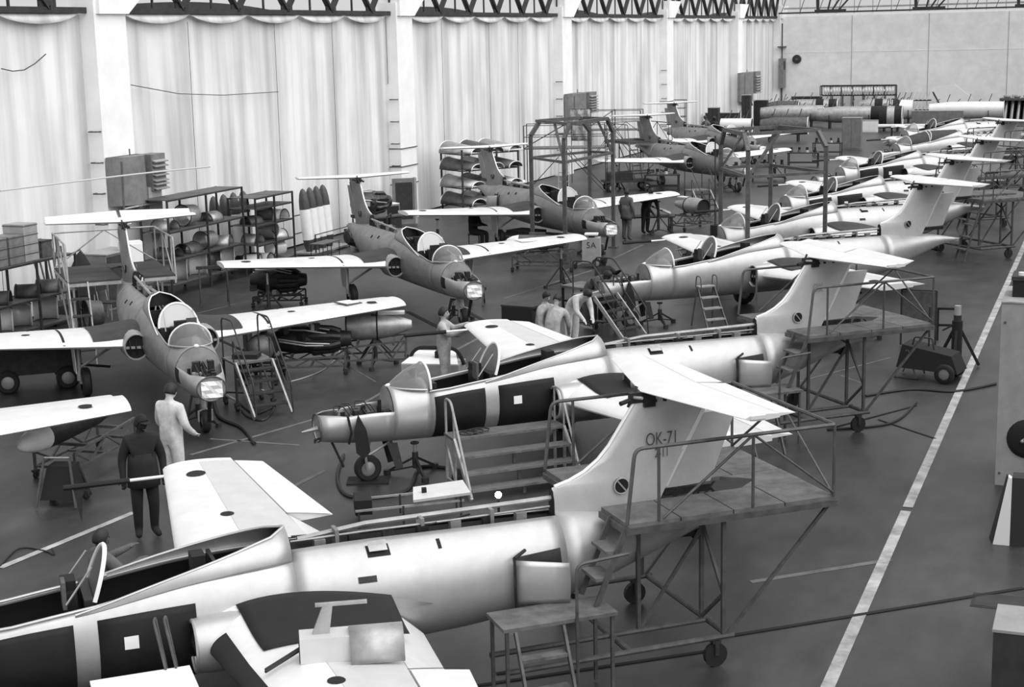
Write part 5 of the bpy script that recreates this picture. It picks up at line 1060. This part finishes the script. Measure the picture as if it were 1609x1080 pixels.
for k, (px, py, l) in enumerate(((25, 530, 'white curved cowl on the floor before the dark shelving'), (33, 512, 'grey ring cowl on the floor before the dark shelving'))):
    p = G(px, py); (cowl((p.x, p.y, 0), R(200), l, .3, .7, 'white', True) if k == 0 else ring_cowl((-24.0, p.y+.3, 0), R(50), l, .36, .4, 'frame_grey'))
# chair frame and leaning bars by the curtain
for k, (px, py) in enumerate(((55, 500), (95, 502))):
    p = Vector((-24.3, (32.4, 33.3)[k], 0)); c = thing('tube_chair', 'thin tubular chair by the curtain, %s' % ('next to the dark shelving' if k == 0 else 'beside the pale tail platform'), 'chair', (p.x, p.y, 0), R(40+50*k))
    MB().bx(-.2, .2, -.2, .2, .44, .47).build('seat', 'frame_dark', c)
    for x in (-.19, .19): rod(c, [(x, -.19, .01), (x, -.19, .44)], .014, 'leg', 'frame_light'); rod(c, [(x, .22, .01), (x, .19, .46), (x, .26, .95)], .014, 'leg', 'frame_light')
    MB().bx(-.2, .2, .21, .25, .75, .95).build('backrest', 'frame_dark', c)
c = thing('leaning_bars', 'dark bars and rods leaning in a bin at the curtain', 'bars', (-25.3, 32.6, 0)); MB().bx(-.3, .3, -.6, .6, 0, .5).build('bin', 'dark', c)
for k in range(7): MB().cyl((.1-.03*k, -.5+.15*k, .1), (-.35, -.55+.2*k, 1.9+.15*(k % 3)), .025, 6).build('bar', 'frame_grey', c)
for k, (px, py, l) in enumerate(((118, 470, 'dark cloth sack hanging against the curtain near the tail platform'), (205, 475, 'dark low cupboard behind the grey tail by the heater'))):
    p = Vector((-25.5, 33.85 if k == 0 else 35.08, 0)); c = thing('cloth_bundle' if k == 0 else 'low_cupboard', l, 'bundle' if k == 0 else 'cupboard', p)
    if k == 0: MB().lathe([(0, .1), (.1, .38), (.6, .42), (1.2, .3), (1.6, .1), (1.7, 0)], (0, 0, 0), 'z', 12).build('cloth', 'cloth_dark', c, True); MB().tube([(-.3, 0, 1.6), (0, 0, 1.72), (.1, 0, 1.6)], .02).build('tie', 'frame_grey', c)
    else: MB().bx(-.4, .4, -.7, .7, 0, 1.5).build('body', 'cabinet', c); MB().bx(.4, .42, -.66, -.02, .06, 1.44).build('door', 'frame_dark', c); MB().bx(.4, .42, .02, .66, .06, 1.44).build('door', 'frame_dark', c); MB().bx(-.42, .44, -.72, .72, 1.5, 1.53).build('top', 'cabinet_light', c)
p = Vector((-25.1, 35.5, 0)); c = thing('white_locker', 'white flat locker standing at the end of the tall shelving', 'locker', p, R(-45)); MB().bx(-.1, .3, -.3, .3, 0, 1.75).build('body', 'white', c); MB().bx(.3, .32, -.28, .28, .05, 1.7).build('door', 'paper', c); MB().bx(.32, .34, .2, .24, .85, 1.0).build('handle', 'frame_dark', c)
# ------------------------------------------------------------------ far end of the hall
def barrel(px, py, rz, L, r, label, mt='alu_dull', bands=(), h=.95, taper=.75):
    p = G(px, py, h); p = Vector((max(p.x, -24.6), min(p.y, 123.5), 0)); b = thing('fuselage_barrel', label, 'fuselage', (p.x, p.y, 0), R(rz), 'unfinished fuselages at the far end')
    MB().lathe([(-L/2, r*taper), (-L*.2, r), (L*.25, r), (L/2, r*.97)], (0, 0, h), 'x', 24).build('shell', mt, b, True)
    MB().tube([(L/2, r*math.cos(2*PI*k/24), h+r*math.sin(2*PI*k/24)) for k in range(24)], .03, 6, True).build('end_ring', 'aluminium', b); f = MB(); f.fan([(L/2-.05, r*.95*math.cos(2*PI*k/24), h+r*.95*math.sin(2*PI*k/24)) for k in range(24)]); f.build('end_opening', 'dark', b); f = MB(); f.fan([(-L/2+.02, r*taper*.97*math.cos(2*PI*k/24), h+r*taper*.97*math.sin(2*PI*k/24)) for k in range(24)]); f.build('end_opening', 'dark', b)
    for x, w in bands: MB().lathe([(x, r*1.012), (x+w, r*1.012)], (0, 0, h), 'x', 24).build('black_band', 'mat_black', b, True)
    for x in (-L*.3, L*.3): MB().bx(x-.06, x+.06, -.5, .5, .0, h-r*.86).build('cradle', 'frame_dark', b); MB().bar((x, -.5, .05), (x, -.75, h), .05).build('cradle_post', 'frame_dark', b); MB().bar((x, .5, .05), (x, .75, h), .05).build('cradle_post', 'frame_dark', b)
    for k in range(6): MB().bar((-L*.4+L*.14*k, .1, h+r*.95), (-L*.4+L*.14*k+.2, .15, h+r+.35*(k % 2+.5)), .05).build('assembly_jig', 'frame_grey', b)
    return b
B1 = 'long bare fuselage barrel before the corner column with an open pale end'
barrel(1245, 178, 5, 4.6, .58, B1); barrel(1335, 180, 4, 4.6, .58, 'long bare fuselage barrel with a black band beside the grey cupboard', bands=((1.5, .6),)); barrel(1300, 160, 4, 4.6, .6, 'bare fuselage barrel with two black bands in the jig row', bands=((.6, .6), (1.6, .6)))
barrel(1388, 163, 4, 2.4, .6, 'bare fuselage barrel nearest the rib rack with black bands', bands=((.0, .6), (1.1, .6))); barrel(1400, 184, 4, 1.5, .75, 'short dark fuselage barrel with a shiny front', 'alu_dull', ((-.75, .5), (.25, .5)), taper=1.0); barrel(1418, 172, 4, 1.5, .72, 'second short dark barrel beside the grey plate bench', 'aluminium', ((-.7, .5),), taper=1.0)
barrel(1232, 198, 6, 3.0, .55, 'grey fuselage barrel in the row behind the farthest grey jet', 'frame_grey'); barrel(1157, 197, 2, 2.0, .45, 'pale short fuselage barrel behind the farthest grey jet', 'aluminium', taper=1.0)
barrel(1518, 173, 3, 5.2, .62, 'long pale fuselage barrel below the leaning tail panel', 'aluminium')
barrel(1200, 170, 4, 2.6, .55, 'grey short barrel under the far heater', 'frame_grey')
# rib racks on the back wall
p0 = GY(1290, 150, BY-1.5); p1 = GY(1408, 134, BY-1.5); c = thing('rib_rack', 'long rack of pale ribs hung on the back wall', 'rack', (p0.x, BY-1.5, 0)); L = p1.x-p0.x; z0, z1 = p0.z, p1.z
for z in (z0, z1): MB().bx(0, L, -.4, -.32, z-.05, z+.05).build('rail', 'frame_dark', c); MB().bx(0, L, .32, .4, z-.05, z+.05).build('rail', 'frame_dark', c)
for k in range(8): MB().bx(L*k/7-.04, L*k/7+.04, .3, .4, 0, z1).build('post', 'frame_dark', c); MB().bx(L*k/7-.03, L*k/7+.03, -.42, -.34, 0, z1).build('post', 'frame_dark', c)
for k in range(24): x = .3+(L-.6)*k/23; q = MB().tube([(x+.12*math.sin(PI*j/8), -.30+.05*math.cos(PI*j/4), z0+.06+(z1-z0-.12)*j/8) for j in range(9)], .10, 6); q.build('rib', 'white', c)
p0 = GY(1415, 157, BY-3); p1 = GY(1460, 143, BY-3); c = thing('rib_stack', 'stepped stack of pale ribs next to the leaning tail panel', 'rack', (p0.x, BY-3, 0))
for j, (dx, z) in enumerate(((0, p0.z), (.9, p0.z-.75), (1.7, p0.z-1.5))):
    MB().bx(dx, dx+2.3, -.4, .4, z-.08, z).build('tier', 'frame_dark', c)
    for k in range(7): MB().bar((dx+.2+.3*k, -.42, z), (dx+.45+.3*k, -.42, z+.62), .12).build('rib', 'aluminium', c)
for x in (.05, 2.2, 3.9): MB().bx(x-.04, x+.04, -.3, .3, 0, max(.3, p0.z-.08-.44*max(0, x-.5)*.9)).build('post', 'frame_dark', c)
# leaning tail panel, grey plates and cupboards
p = GY(1490, 165, BY-6); c = thing('leaning_tail_panel', 'pale swept fin panel leaning above the long pale barrel', 'fin panel', (p.x, BY-6, 0)); pts = [(1462, 138), (1500, 132), (1530, 155), (1512, 166), (1475, 168)]; q = [GY(x, y, BY-6) for x, y in pts]; f = MB(); f.add([(v.x-p.x, 0, v.z) for v in q], [tuple(range(5))]); solid(f.build('panel', 'white', c), .12); MB().bar((q[0].x-p.x+.2, -.1, q[0].z-.3), (q[4].x-p.x+.2, -.1, q[4].z), .1).build('edge_strip', 'frame_dark', c)
for x in (-.6, .9): MB().bar((x, 0, 0), (x, 0, q[4].z+.1), .12).build('stand_leg', 'frame_dark', c)
def plate(px0, px1, py0, py1, d, label, mt='cabinet', name='steel_cupboard', cat='cupboard', dep=.6):
    a = G((px0+px1)/2, py1); a = a*min(1, 25.0/abs(a.x), 125.5/a.y); w = (GY(px1, py1, a.y)-GY(px0, py1, a.y)).x; z = GY((px0+px1)/2, py0, a.y).z; c = thing(name, label, cat, (a.x, a.y, 0), R(d)); MB().bx(-w/2, w/2, 0, dep, .0, z).build('body', mt, c); MB().bx(-w/2-.02, w/2+.02, -.02, dep+.02, z, z+.04).build('top', 'cabinet_light', c); MB().bx(-w/2+.05, -.02, -.02, 0, .08, z-.06).build('door', mt, c); MB().bx(.02, w/2-.05, -.02, 0, .08, z-.06).build('door', mt, c); return c
plate(1432, 1512, 175, 197, 0, 'wide grey steel plate bench before the long pale barrel'); plate(1322, 1352, 186, 235, 0, 'grey upright cupboard between the low gantry and the jets', 'cabinet'); plate(1352, 1378, 190, 208, 0, 'pale small cupboard next to the grey upright cupboard', 'white')
plate(1108, 1160, 178, 200, 0, 'long dark bench along the curtain behind the farthest jet', 'frame_dark'); plate(1112, 1128, 170, 182, 0, 'small dark cabinet by the men on the farthest jet', 'frame_dark'); plate(1184, 1205, 158, 178, 0, 'dark narrow cupboard at the far curtain', 'frame_dark'); plate(1165, 1178, 150, 180, 0, 'dark tall locker below the far heater', 'frame_dark'); plate(1243, 1290, 152, 168, 0, 'low dark bench at the corner of the back wall', 'frame_dark')
a = GY(1575, 158, BY-8); c = thing('open_shed', 'dark open-fronted storage shed with leaning tubes at the back wall', 'shed', (a.x, BY-8, 0)); zt_ = a.z
MB().bx(-.1, 4.5, 1.2, 1.3, 0, zt_).build('back_panel', 'dark', c); MB().bx(-.2, 4.6, -.1, 1.4, zt_, zt_+.15).build('roof', 'frame_grey', c); MB().bx(-.15, 0, -.1, 1.3, 0, zt_).build('side_panel', 'frame_grey', c)
for k in range(9): MB().cyl((.2+.45*k, 0, 0), (.3+.45*k, .6, 1.7+.2*(k % 2)), .12, 8).build('leaning_tube', 'alu_dull', c)
for k in range(6): MB().ball((.3+.7*k, .5, zt_+.28), (.28, .2, .15), 8, 5).build('roof_bundle', 'cabinet_light', c)
# loose detached wings lying right of the jets (white strips)
for k, (px, py, z, rz, l) in enumerate(((1450, 197, 1.2, 5, 'pale detached wing panel on trestles behind the tailless jets'),)):
    p = G(px, py, z); c = thing('wing_panel', l, 'wing', (p.x, p.y, 0), R(rz)); MB().bx(-2.6, 2.6, -.6, .6, z-.07, z+.05).build('panel', 'aluminium', c); MB().bx(-2.6, 2.6, -.66, -.58, z-.06, z+.02).build('leading_edge', 'silver_wing', c)
    for x in (-1.8, 1.8): MB().bar((x, -.5, 0), (x, -.5, z-.06), .06).build('support', 'frame_dark', c); MB().bar((x, .5, 0), (x, .5, z-.06), .06).build('support', 'frame_dark', c)
# ------------------------------------------------------------------ people
def weld(me, segs, J, hc, vox):
    ob = bpy.data.objects.new('weld', me); COL.objects.link(ob); md = ob.modifiers.new('weld', 'REMESH'); md.mode = 'VOXEL'; md.voxel_size = vox; md.use_smooth_shade = True
    m2 = bpy.data.meshes.new_from_object(ob.evaluated_get(bpy.context.evaluated_depsgraph_get())); bpy.data.objects.remove(ob); m2.name = 'person'
    bm = bmesh.new(); bm.from_mesh(m2); left = set(bm.verts); isl = []
    while left:
        st = [left.pop()]; comp = []
        while st:
            q = st.pop(); comp.append(q)
            for e in q.link_edges:
                w = e.other_vert(q)
                if w in left: left.discard(w); st.append(w)
        isl.append(comp)
    isl.sort(key=len); bmesh.ops.delete(bm, geom=[v for c in isl[:-1] for v in c], context='VERTS'); bm.to_mesh(m2); bm.free()
    pal = [Vector(J['pa'+s]) for s in 'LR']; mi = []
    for f in m2.polygons:
        c = f.center; best = 9; bz = 0
        if (c-hc).length < .135 and c.z > J['neck'][2]-.05: mi.append(2); continue
        if min((c-q).length for q in pal) < .115: mi.append(2); continue
        for a, b, z, k in segs:
            ab = b-a; t = max(0, min(1, (c-a).dot(ab)/ab.length_squared)); dd = (c-(a+ab*t)).length-(.14 if k in ('waist', 'chest') else .09 if k == 'hip' else .05)
            if dd < best: best = dd; bz = z
        mi.append(bz)
    m2.polygons.foreach_set('material_index', mi); m2.polygons.foreach_set('use_smooth', [True]*len(mi)); return m2
def person(loc, rz, label, pose, top, leg, hair='hair', scale=1.0, vox=.013, feet=True, cap=False, top_name=None):
    """pose: joint table in metres, figure facing -Y; the skin is one continuous mesh"""
    J = dict(pose); E_ = [('pelvis', 'waist'), ('waist', 'chest'), ('chest', 'neck'), ('neck', 'head0'), ('head0', 'head1')]
    for s in 'LR': E_ += [('chest', 'sh'+s), ('sh'+s, 'el'+s), ('el'+s, 'wr'+s), ('wr'+s, 'pa'+s), ('pelvis', 'hip'+s), ('hip'+s, 'kn'+s), ('kn'+s, 'an'+s), ('an'+s, 'toe'+s)]
    RAD = {'pelvis': .165, 'waist': .155, 'chest': .18, 'neck': .065, 'head0': .062, 'head1': .05, 'sh': .095, 'el': .066, 'wr': .042, 'pa': .034, 'hip': .118, 'kn': .085, 'an': .062, 'toe': .045}
    V = []; idx = {}; Rr = []
    for k, p in J.items():
        if k == 'look': continue
        idx[k] = len(V); V.append(Vector(p)); Rr.append(RAD.get(k, RAD.get(k[:-1], .05)))
    edges = [(idx[a], idx[b]) for a, b in E_]; zones = {}
    for s in 'LR':   # fingers rooted in the palm
        w, p = Vector(J['wr'+s]), Vector(J['pa'+s]); d = (p-w).normalized(); side = d.cross(Vector((0, 0, 1))); side = side.normalized() if side.length > .1 else Vector((0, 1, 0)); dn = d.cross(side)
        for f_ in range(5):
            if f_ < 4: b0 = p+side*(.030-.02*f_); ln = (.075, .085, .08, .062)[f_]; p1 = b0+d*(ln*.55)+dn*.006; p2 = b0+d*ln+dn*.028
            else: b0 = w.lerp(p, .45)+side*.035; p1 = b0+side*.03+d*.03; p2 = b0+side*.035+d*.065
            i0 = len(V); V += [b0, p1, p2]; Rr += [.011, .0095, .008]; edges += [(idx['pa'+s], i0) if f_ < 4 else (idx['wr'+s], i0), (i0, i0+1), (i0+1, i0+2)]
    me = bpy.data.meshes.new('person_skeleton'); me.from_pydata([tuple(v) for v in V], edges, []); ob = bpy.data.objects.new('person_skeleton', me); COL.objects.link(ob)
    sk = ob.modifiers.new('skin', 'SKIN'); sk.use_smooth_shade = True; sub = ob.modifiers.new('sub', 'SUBSURF'); sub.levels = 2; sub.render_levels = 2
    for i, r in enumerate(Rr):
        fx = 1.0; me.skin_vertices[0].data[i].radius = (r*fx, r*fx*(1.0)); me.skin_vertices[0].data[i].use_root = (i == idx['pelvis'])
    bm_ = bpy.data.meshes.new_from_object(ob.evaluated_get(bpy.context.evaluated_depsgraph_get())); bpy.data.objects.remove(ob); bm_.name = 'person'
    # head: ovoid with brow, nose, chin and ears joined to the same mesh
    hc = Vector(J['head1']); up = (hc-Vector(J['neck'])).normalized(); fwd = Vector(J.get('look', (0, -1, 0))).normalized(); fwd = (fwd-up*fwd.dot(up)).normalized(); sd = up.cross(fwd)
    hb = MB(); n, mm = 18, 14; rows = []
    for i in range(mm+1):
        a = PI*i/mm-PI/2; row = []
        for k in range(n):
            t = 2*PI*k/n; x, y, z = .077*math.cos(a)*math.sin(t), .098*math.cos(a)*math.cos(t), .122*math.sin(a)
            if z < -.02: x *= 1-.28*(-z-.02)/.1; 
            if y > .06 and abs(x) < .018 and -.05 < z < .02: y += .022
            if y > .06 and abs(z-.022) < .014 and .018 < abs(x) < .05: y -= .010
            if y > .06 and abs(z+.062) < .012 and abs(x) < .03: y += .006
            row.append(hc+sd*x+fwd*y+up*z)
        rows.append(row)
    hb.grid(rows, True)
    for s in (-1, 1): hb.ball((0, 0, 0), (.012, .024, .034), 8, 6); off = len(hb.v)-7*8; hb.v[off:] = [tuple(hc+sd*(s*.078+v[0])+fwd*(v[1]-.008)+up*v[2]) for v in hb.v[off:]]
    bmx = bmesh.new(); bmx.from_mesh(bm_); o0 = len(bmx.verts); nb = len(bmx.faces)
    vs_ = [bmx.verts.new(v) for v in hb.v]
    for f in hb.f:
        try: bmx.faces.new([vs_[i] for i in f])
        except ValueError: pass
    bmx.faces.ensure_lookup_table()
    segs = []
    for a, b in E_:
        k = b[:-1] if b[-1] in 'LR' else b
        z = {'waist': 0, 'chest': 0, 'neck': 0, 'head0': 2, 'head1': 2, 'sh': 0, 'el': 0, 'wr': 0, 'pa': 2, 'hip': 1, 'kn': 1, 'an': 1, 'toe': 3}[k]; segs.append((Vector(J[a]), Vector(J[b]), z, k))
    for i, f in enumerate(bmx.faces):
        f.smooth = True; continue
    bmesh.ops.recalc_face_normals(bmx, faces=bmx.faces); bmx.to_mesh(bm_); bmx.free()
    bm_ = weld(bm_, segs, J, hc, vox)
    bm_.materials.clear()
    for mname in (top, leg, 'skin', 'shoe'): bm_.materials.append(M[mname])
    P = thing('person', label, 'person', loc, rz); P.scale = (scale, scale, scale); B = bpy.data.objects.new('body', bm_); COL.objects.link(B); B.parent = P
    # hair / cap, eyes, mouth
    hr = MB(); rows = []
    for i in range(9):
        a = -.35+(PI/2+.35)*i/8; row = []
        for k in range(18):
            t = 2*PI*k/18; front = math.cos(t); lift = max(0, front)*.55 if i < 4 else 0; aa = max(a, lift if front > .2 else a); row.append(hc+sd*(.086*math.cos(aa)*math.sin(t))+fwd*(.106*math.cos(aa)*math.cos(t)-.006)+up*(.13*math.sin(aa)+.004))
        rows.append(row)
    hr.grid(rows, True); solid(hr.build('cap' if cap else 'hair', 'cloth_dark' if cap else hair, P, True), .012, 0)
    if cap: q = MB(); q.fan([hc+sd*(.08*math.sin(t))+fwd*(.075+.085*math.cos(t))+up*.045 for t in [PI*k/8-PI/2 for k in range(9)]]); solid(q.build('cap_peak', 'cloth_dark', P), .008)
    for s in (-1, 1): q = MB().ball((0, 0, 0), .011, 8, 5); q.v = [tuple(Vector(v)+hc+sd*(s*.032)+fwd*.082+up*.022) for v in q.v]; q.build('eye', 'dark', P)
    q = MB().bar(hc+sd*(-.024)+fwd*.089+up*(-.058), hc+sd*.024+fwd*.089+up*(-.058), .008); q.build('mouth', 'cloth_grey', P)
    if top_name:   # coat hem / collar
        pv, ch = Vector(J['pelvis']), Vector(J['chest']); q = MB(); n = 20; ax = (pv-ch).normalized(); xx = Vector((1, 0, 0)); yy = ax.cross(xx).normalized(); xx = yy.cross(ax)
        q.grid([[pv+ax*(d)+xx*(r1*math.cos(2*PI*k/n))+yy*(r1*.78*math.sin(2*PI*k/n)) for k in range(n)] for d, r1 in ((-.28, .185), (-.1, .20), (.08, .215), (.2, .225))], True); solid(q.build(top_name, top, P, True), .012, 0)
    return P
def PO(**k):
    d = dict(pelvis=(0, 0, .95), waist=(0, 0, 1.12), chest=(0, 0, 1.34), neck=(0, 0, 1.50), head0=(0, -.01, 1.56), head1=(0, -.015, 1.65), shL=(.19, 0, 1.42), elL=(.28, .02, 1.14), wrL=(.28, -.06, .90), paL=(.28, -.08, .82), shR=(-.19, 0, 1.42), elR=(-.28, .02, 1.14), wrR=(-.28, -.06, .90), paR=(-.28, -.08, .82),
             hipL=(.095, 0, .90), knL=(.11, -.02, .50), anL=(.11, .03, .09), toeL=(.13, -.13, .045), hipR=(-.095, 0, .90), knR=(-.11, -.02, .50), anR=(-.11, .03, .09), toeR=(-.13, -.13, .045))
    d.update(k); return d
BEND = dict(waist=(0, -.10, 1.08), chest=(0, -.30, 1.20), neck=(0, -.43, 1.27), head0=(0, -.47, 1.29), head1=(0, -.55, 1.32), look=(0, -.5, -.8), shL=(.18, -.36, 1.23), elL=(.22, -.42, .95), wrL=(.14, -.55, .78), paL=(.12, -.60, .72), shR=(-.18, -.36, 1.23), elR=(-.22, -.42, .95), wrR=(-.14, -.55, .78), paR=(-.12, -.60, .72))
SIT = dict(pelvis=(0, .02, .56), waist=(0, .02, .74), chest=(0, -.02, .97), neck=(0, -.05, 1.13), head0=(0, -.07, 1.19), head1=(0, -.10, 1.28), look=(0, -1, -.4), shL=(.18, -.03, 1.06), elL=(.22, -.12, .80), wrL=(.14, -.38, .78), paL=(.12, -.45, .78), shR=(-.18, -.03, 1.06), elR=(-.22, -.12, .80), wrR=(-.14, -.38, .80), paR=(-.12, -.45, .80), hipL=(.1, -.02, .54), knL=(.13, -.46, .52), anL=(.13, -.44, .09), toeL=(.14, -.6, .045), hipR=(-.1, -.02, .54), knR=(-.13, -.46, .52), anR=(-.13, -.44, .09), toeR=(-.14, -.6, .045))
REACH = dict(elL=(.27, -.16, 1.30), wrL=(.18, -.42, 1.40), paL=(.16, -.49, 1.43), elR=(-.27, -.16, 1.25), wrR=(-.16, -.40, 1.32), paR=(-.14, -.47, 1.34))
def face(p, q): return math.atan2(q[1]-p[1], q[0]-p[0])+PI/2
p = G(276, 782); person((p.x, p.y, 0), R(170), 'man in white overalls standing with his back turned by the grey nose', PO(chest=(0, -.02, 1.34), head1=(0, -.05, 1.64), elL=(.27, -.03, 1.14), wrL=(.24, -.22, .98), paL=(.22, -.29, .95), elR=(-.27, -.03, 1.14), wrR=(-.24, -.22, .98), paR=(-.22, -.29, .95)), 'cloth_white', 'cloth_white', 'hair', 1.04)
p = G(232, 843); person((p.x, p.y, 0), R(42), 'man in a dark suit and cap standing beside the pennant boom', PO(knL=(.12, -.03, .5), toeL=(.16, -.16, .045), look=(.5, -1, 0), head1=(.02, -.03, 1.65)), 'cloth_dark', 'cloth_dark', 'hair', 1.03, cap=True, top_name='jacket_skirt')
q = local(P2, 4.25, 5.3); person((q.x, q.y, 0), face(q, local(P2, 5.3, 4.7)), 'curly-haired man in a pale shirt reaching over the wing tip', PO(**REACH, look=(0, -1, -.3)), 'cloth_light', 'cloth_dark', 'hair', 1.0)
q = G(158, 852, 1.5); person((q.x, q.y, 0), R(150), 'dark-haired man behind the open cockpit of the lettered jet', PO(**REACH), 'cloth_grey', 'cloth_dark', 'hair', .93)
p = G(868, 580); person((p.x, p.y, 0), R(172), 'man in pale trousers with his back turned at the open black cabinet', PO(**dict(BEND, waist=(0, -.05, 1.1), chest=(0, -.15, 1.30), neck=(0, -.22, 1.43), head0=(0, -.25, 1.48), head1=(0, -.30, 1.55))), 'cloth_light', 'cloth_white', 'hair', .95)
p = G(852, 572); person((p.x-.1, p.y+.35, 0), R(40), 'man facing his colleague across the open black cabinet', PO(**dict(BEND, waist=(0, -.05, 1.1), chest=(0, -.15, 1.30), neck=(0, -.22, 1.43), head0=(0, -.25, 1.48), head1=(0, -.30, 1.55), look=(.3, -1, -.4))), 'cloth_light', 'cloth_dark', 'hair', .95)
p = G(892, 552); person((p.x, p.y+.3, 0), R(60), 'man in a white shirt bending forward behind the black cabinet', PO(**BEND), 'cloth_white', 'cloth_dark', 'hair', 1.0)
p = G(915, 520); person((p.x, p.y+.5, 0), R(75), 'man in a dark jacket bending over the low work bench', PO(**BEND), 'cloth_grey', 'cloth_grey', 'hair', 1.0)
p = G(745, 388); person((p.x, p.y, -.03), R(75), 'man in dark clothes seated on a stool under the wing', PO(**SIT), 'cloth_dark', 'cloth_dark', 'hair', 1.0)
p = local(P3, .8, .85); person((p.x, p.y, 0), face(p, local(P3, 1.0, 0)), 'man in dark overalls standing before the open nose of the silver jet', PO(**REACH), 'cloth_dark', 'cloth_dark', 'hair', .95)
p = G(985, 378); person((p.x, p.y, 0), R(160), 'man in a dark coat standing at the bench of bundled pipes', PO(), 'cloth_grey', 'cloth_dark', 'hair', 1.0, top_name='coat_skirt')
p = G(1008, 370); person((p.x, p.y+.5, 0), R(60), 'dark-haired man bent over the slanting pipe bundle', PO(**dict(BEND, waist=(0, -.05, 1.1), chest=(0, -.15, 1.30), neck=(0, -.22, 1.43), head0=(0, -.25, 1.48), head1=(0, -.30, 1.55))), 'cloth_dark', 'cloth_dark', 'hair', .98)
q = local(G5, 6.6, -.55, .55); sc = thing('work_steps', 'grey work steps under the two men at the farthest grey jet', 'steps', (q.x, q.y, 0), G5.rotation_euler.z); MB().bx(-1.0, 1.0, -.75, .2, .78, .82).build('deck', 'deck', sc)
for x in (-.95, .95):
    for y in (-.7, .15): MB().bar((x, y, 0), (x, y, .78), .05).build('leg', 'frame_dark', sc)
for k, (dx, l) in enumerate(((-.5, 'dark-haired man working on the back of the farthest grey jet'), (.45, 'man in grey working beside the fin of the farthest grey jet'))):
    v = sc.matrix_basis if False else (Matrix.Translation((q.x, q.y, 0)) @ Matrix.Rotation(G5.rotation_euler.z, 4, 'Z')) @ Vector((dx, -.35, .82)); person(v, G5.rotation_euler.z+PI, l, PO(**dict(BEND, waist=(0, -.05, 1.1), chest=(0, -.15, 1.30), neck=(0, -.22, 1.43), head0=(0, -.25, 1.48), head1=(0, -.30, 1.55))), 'cloth_grey' if k else 'cloth_dark', 'cloth_dark', 'hair', .95)
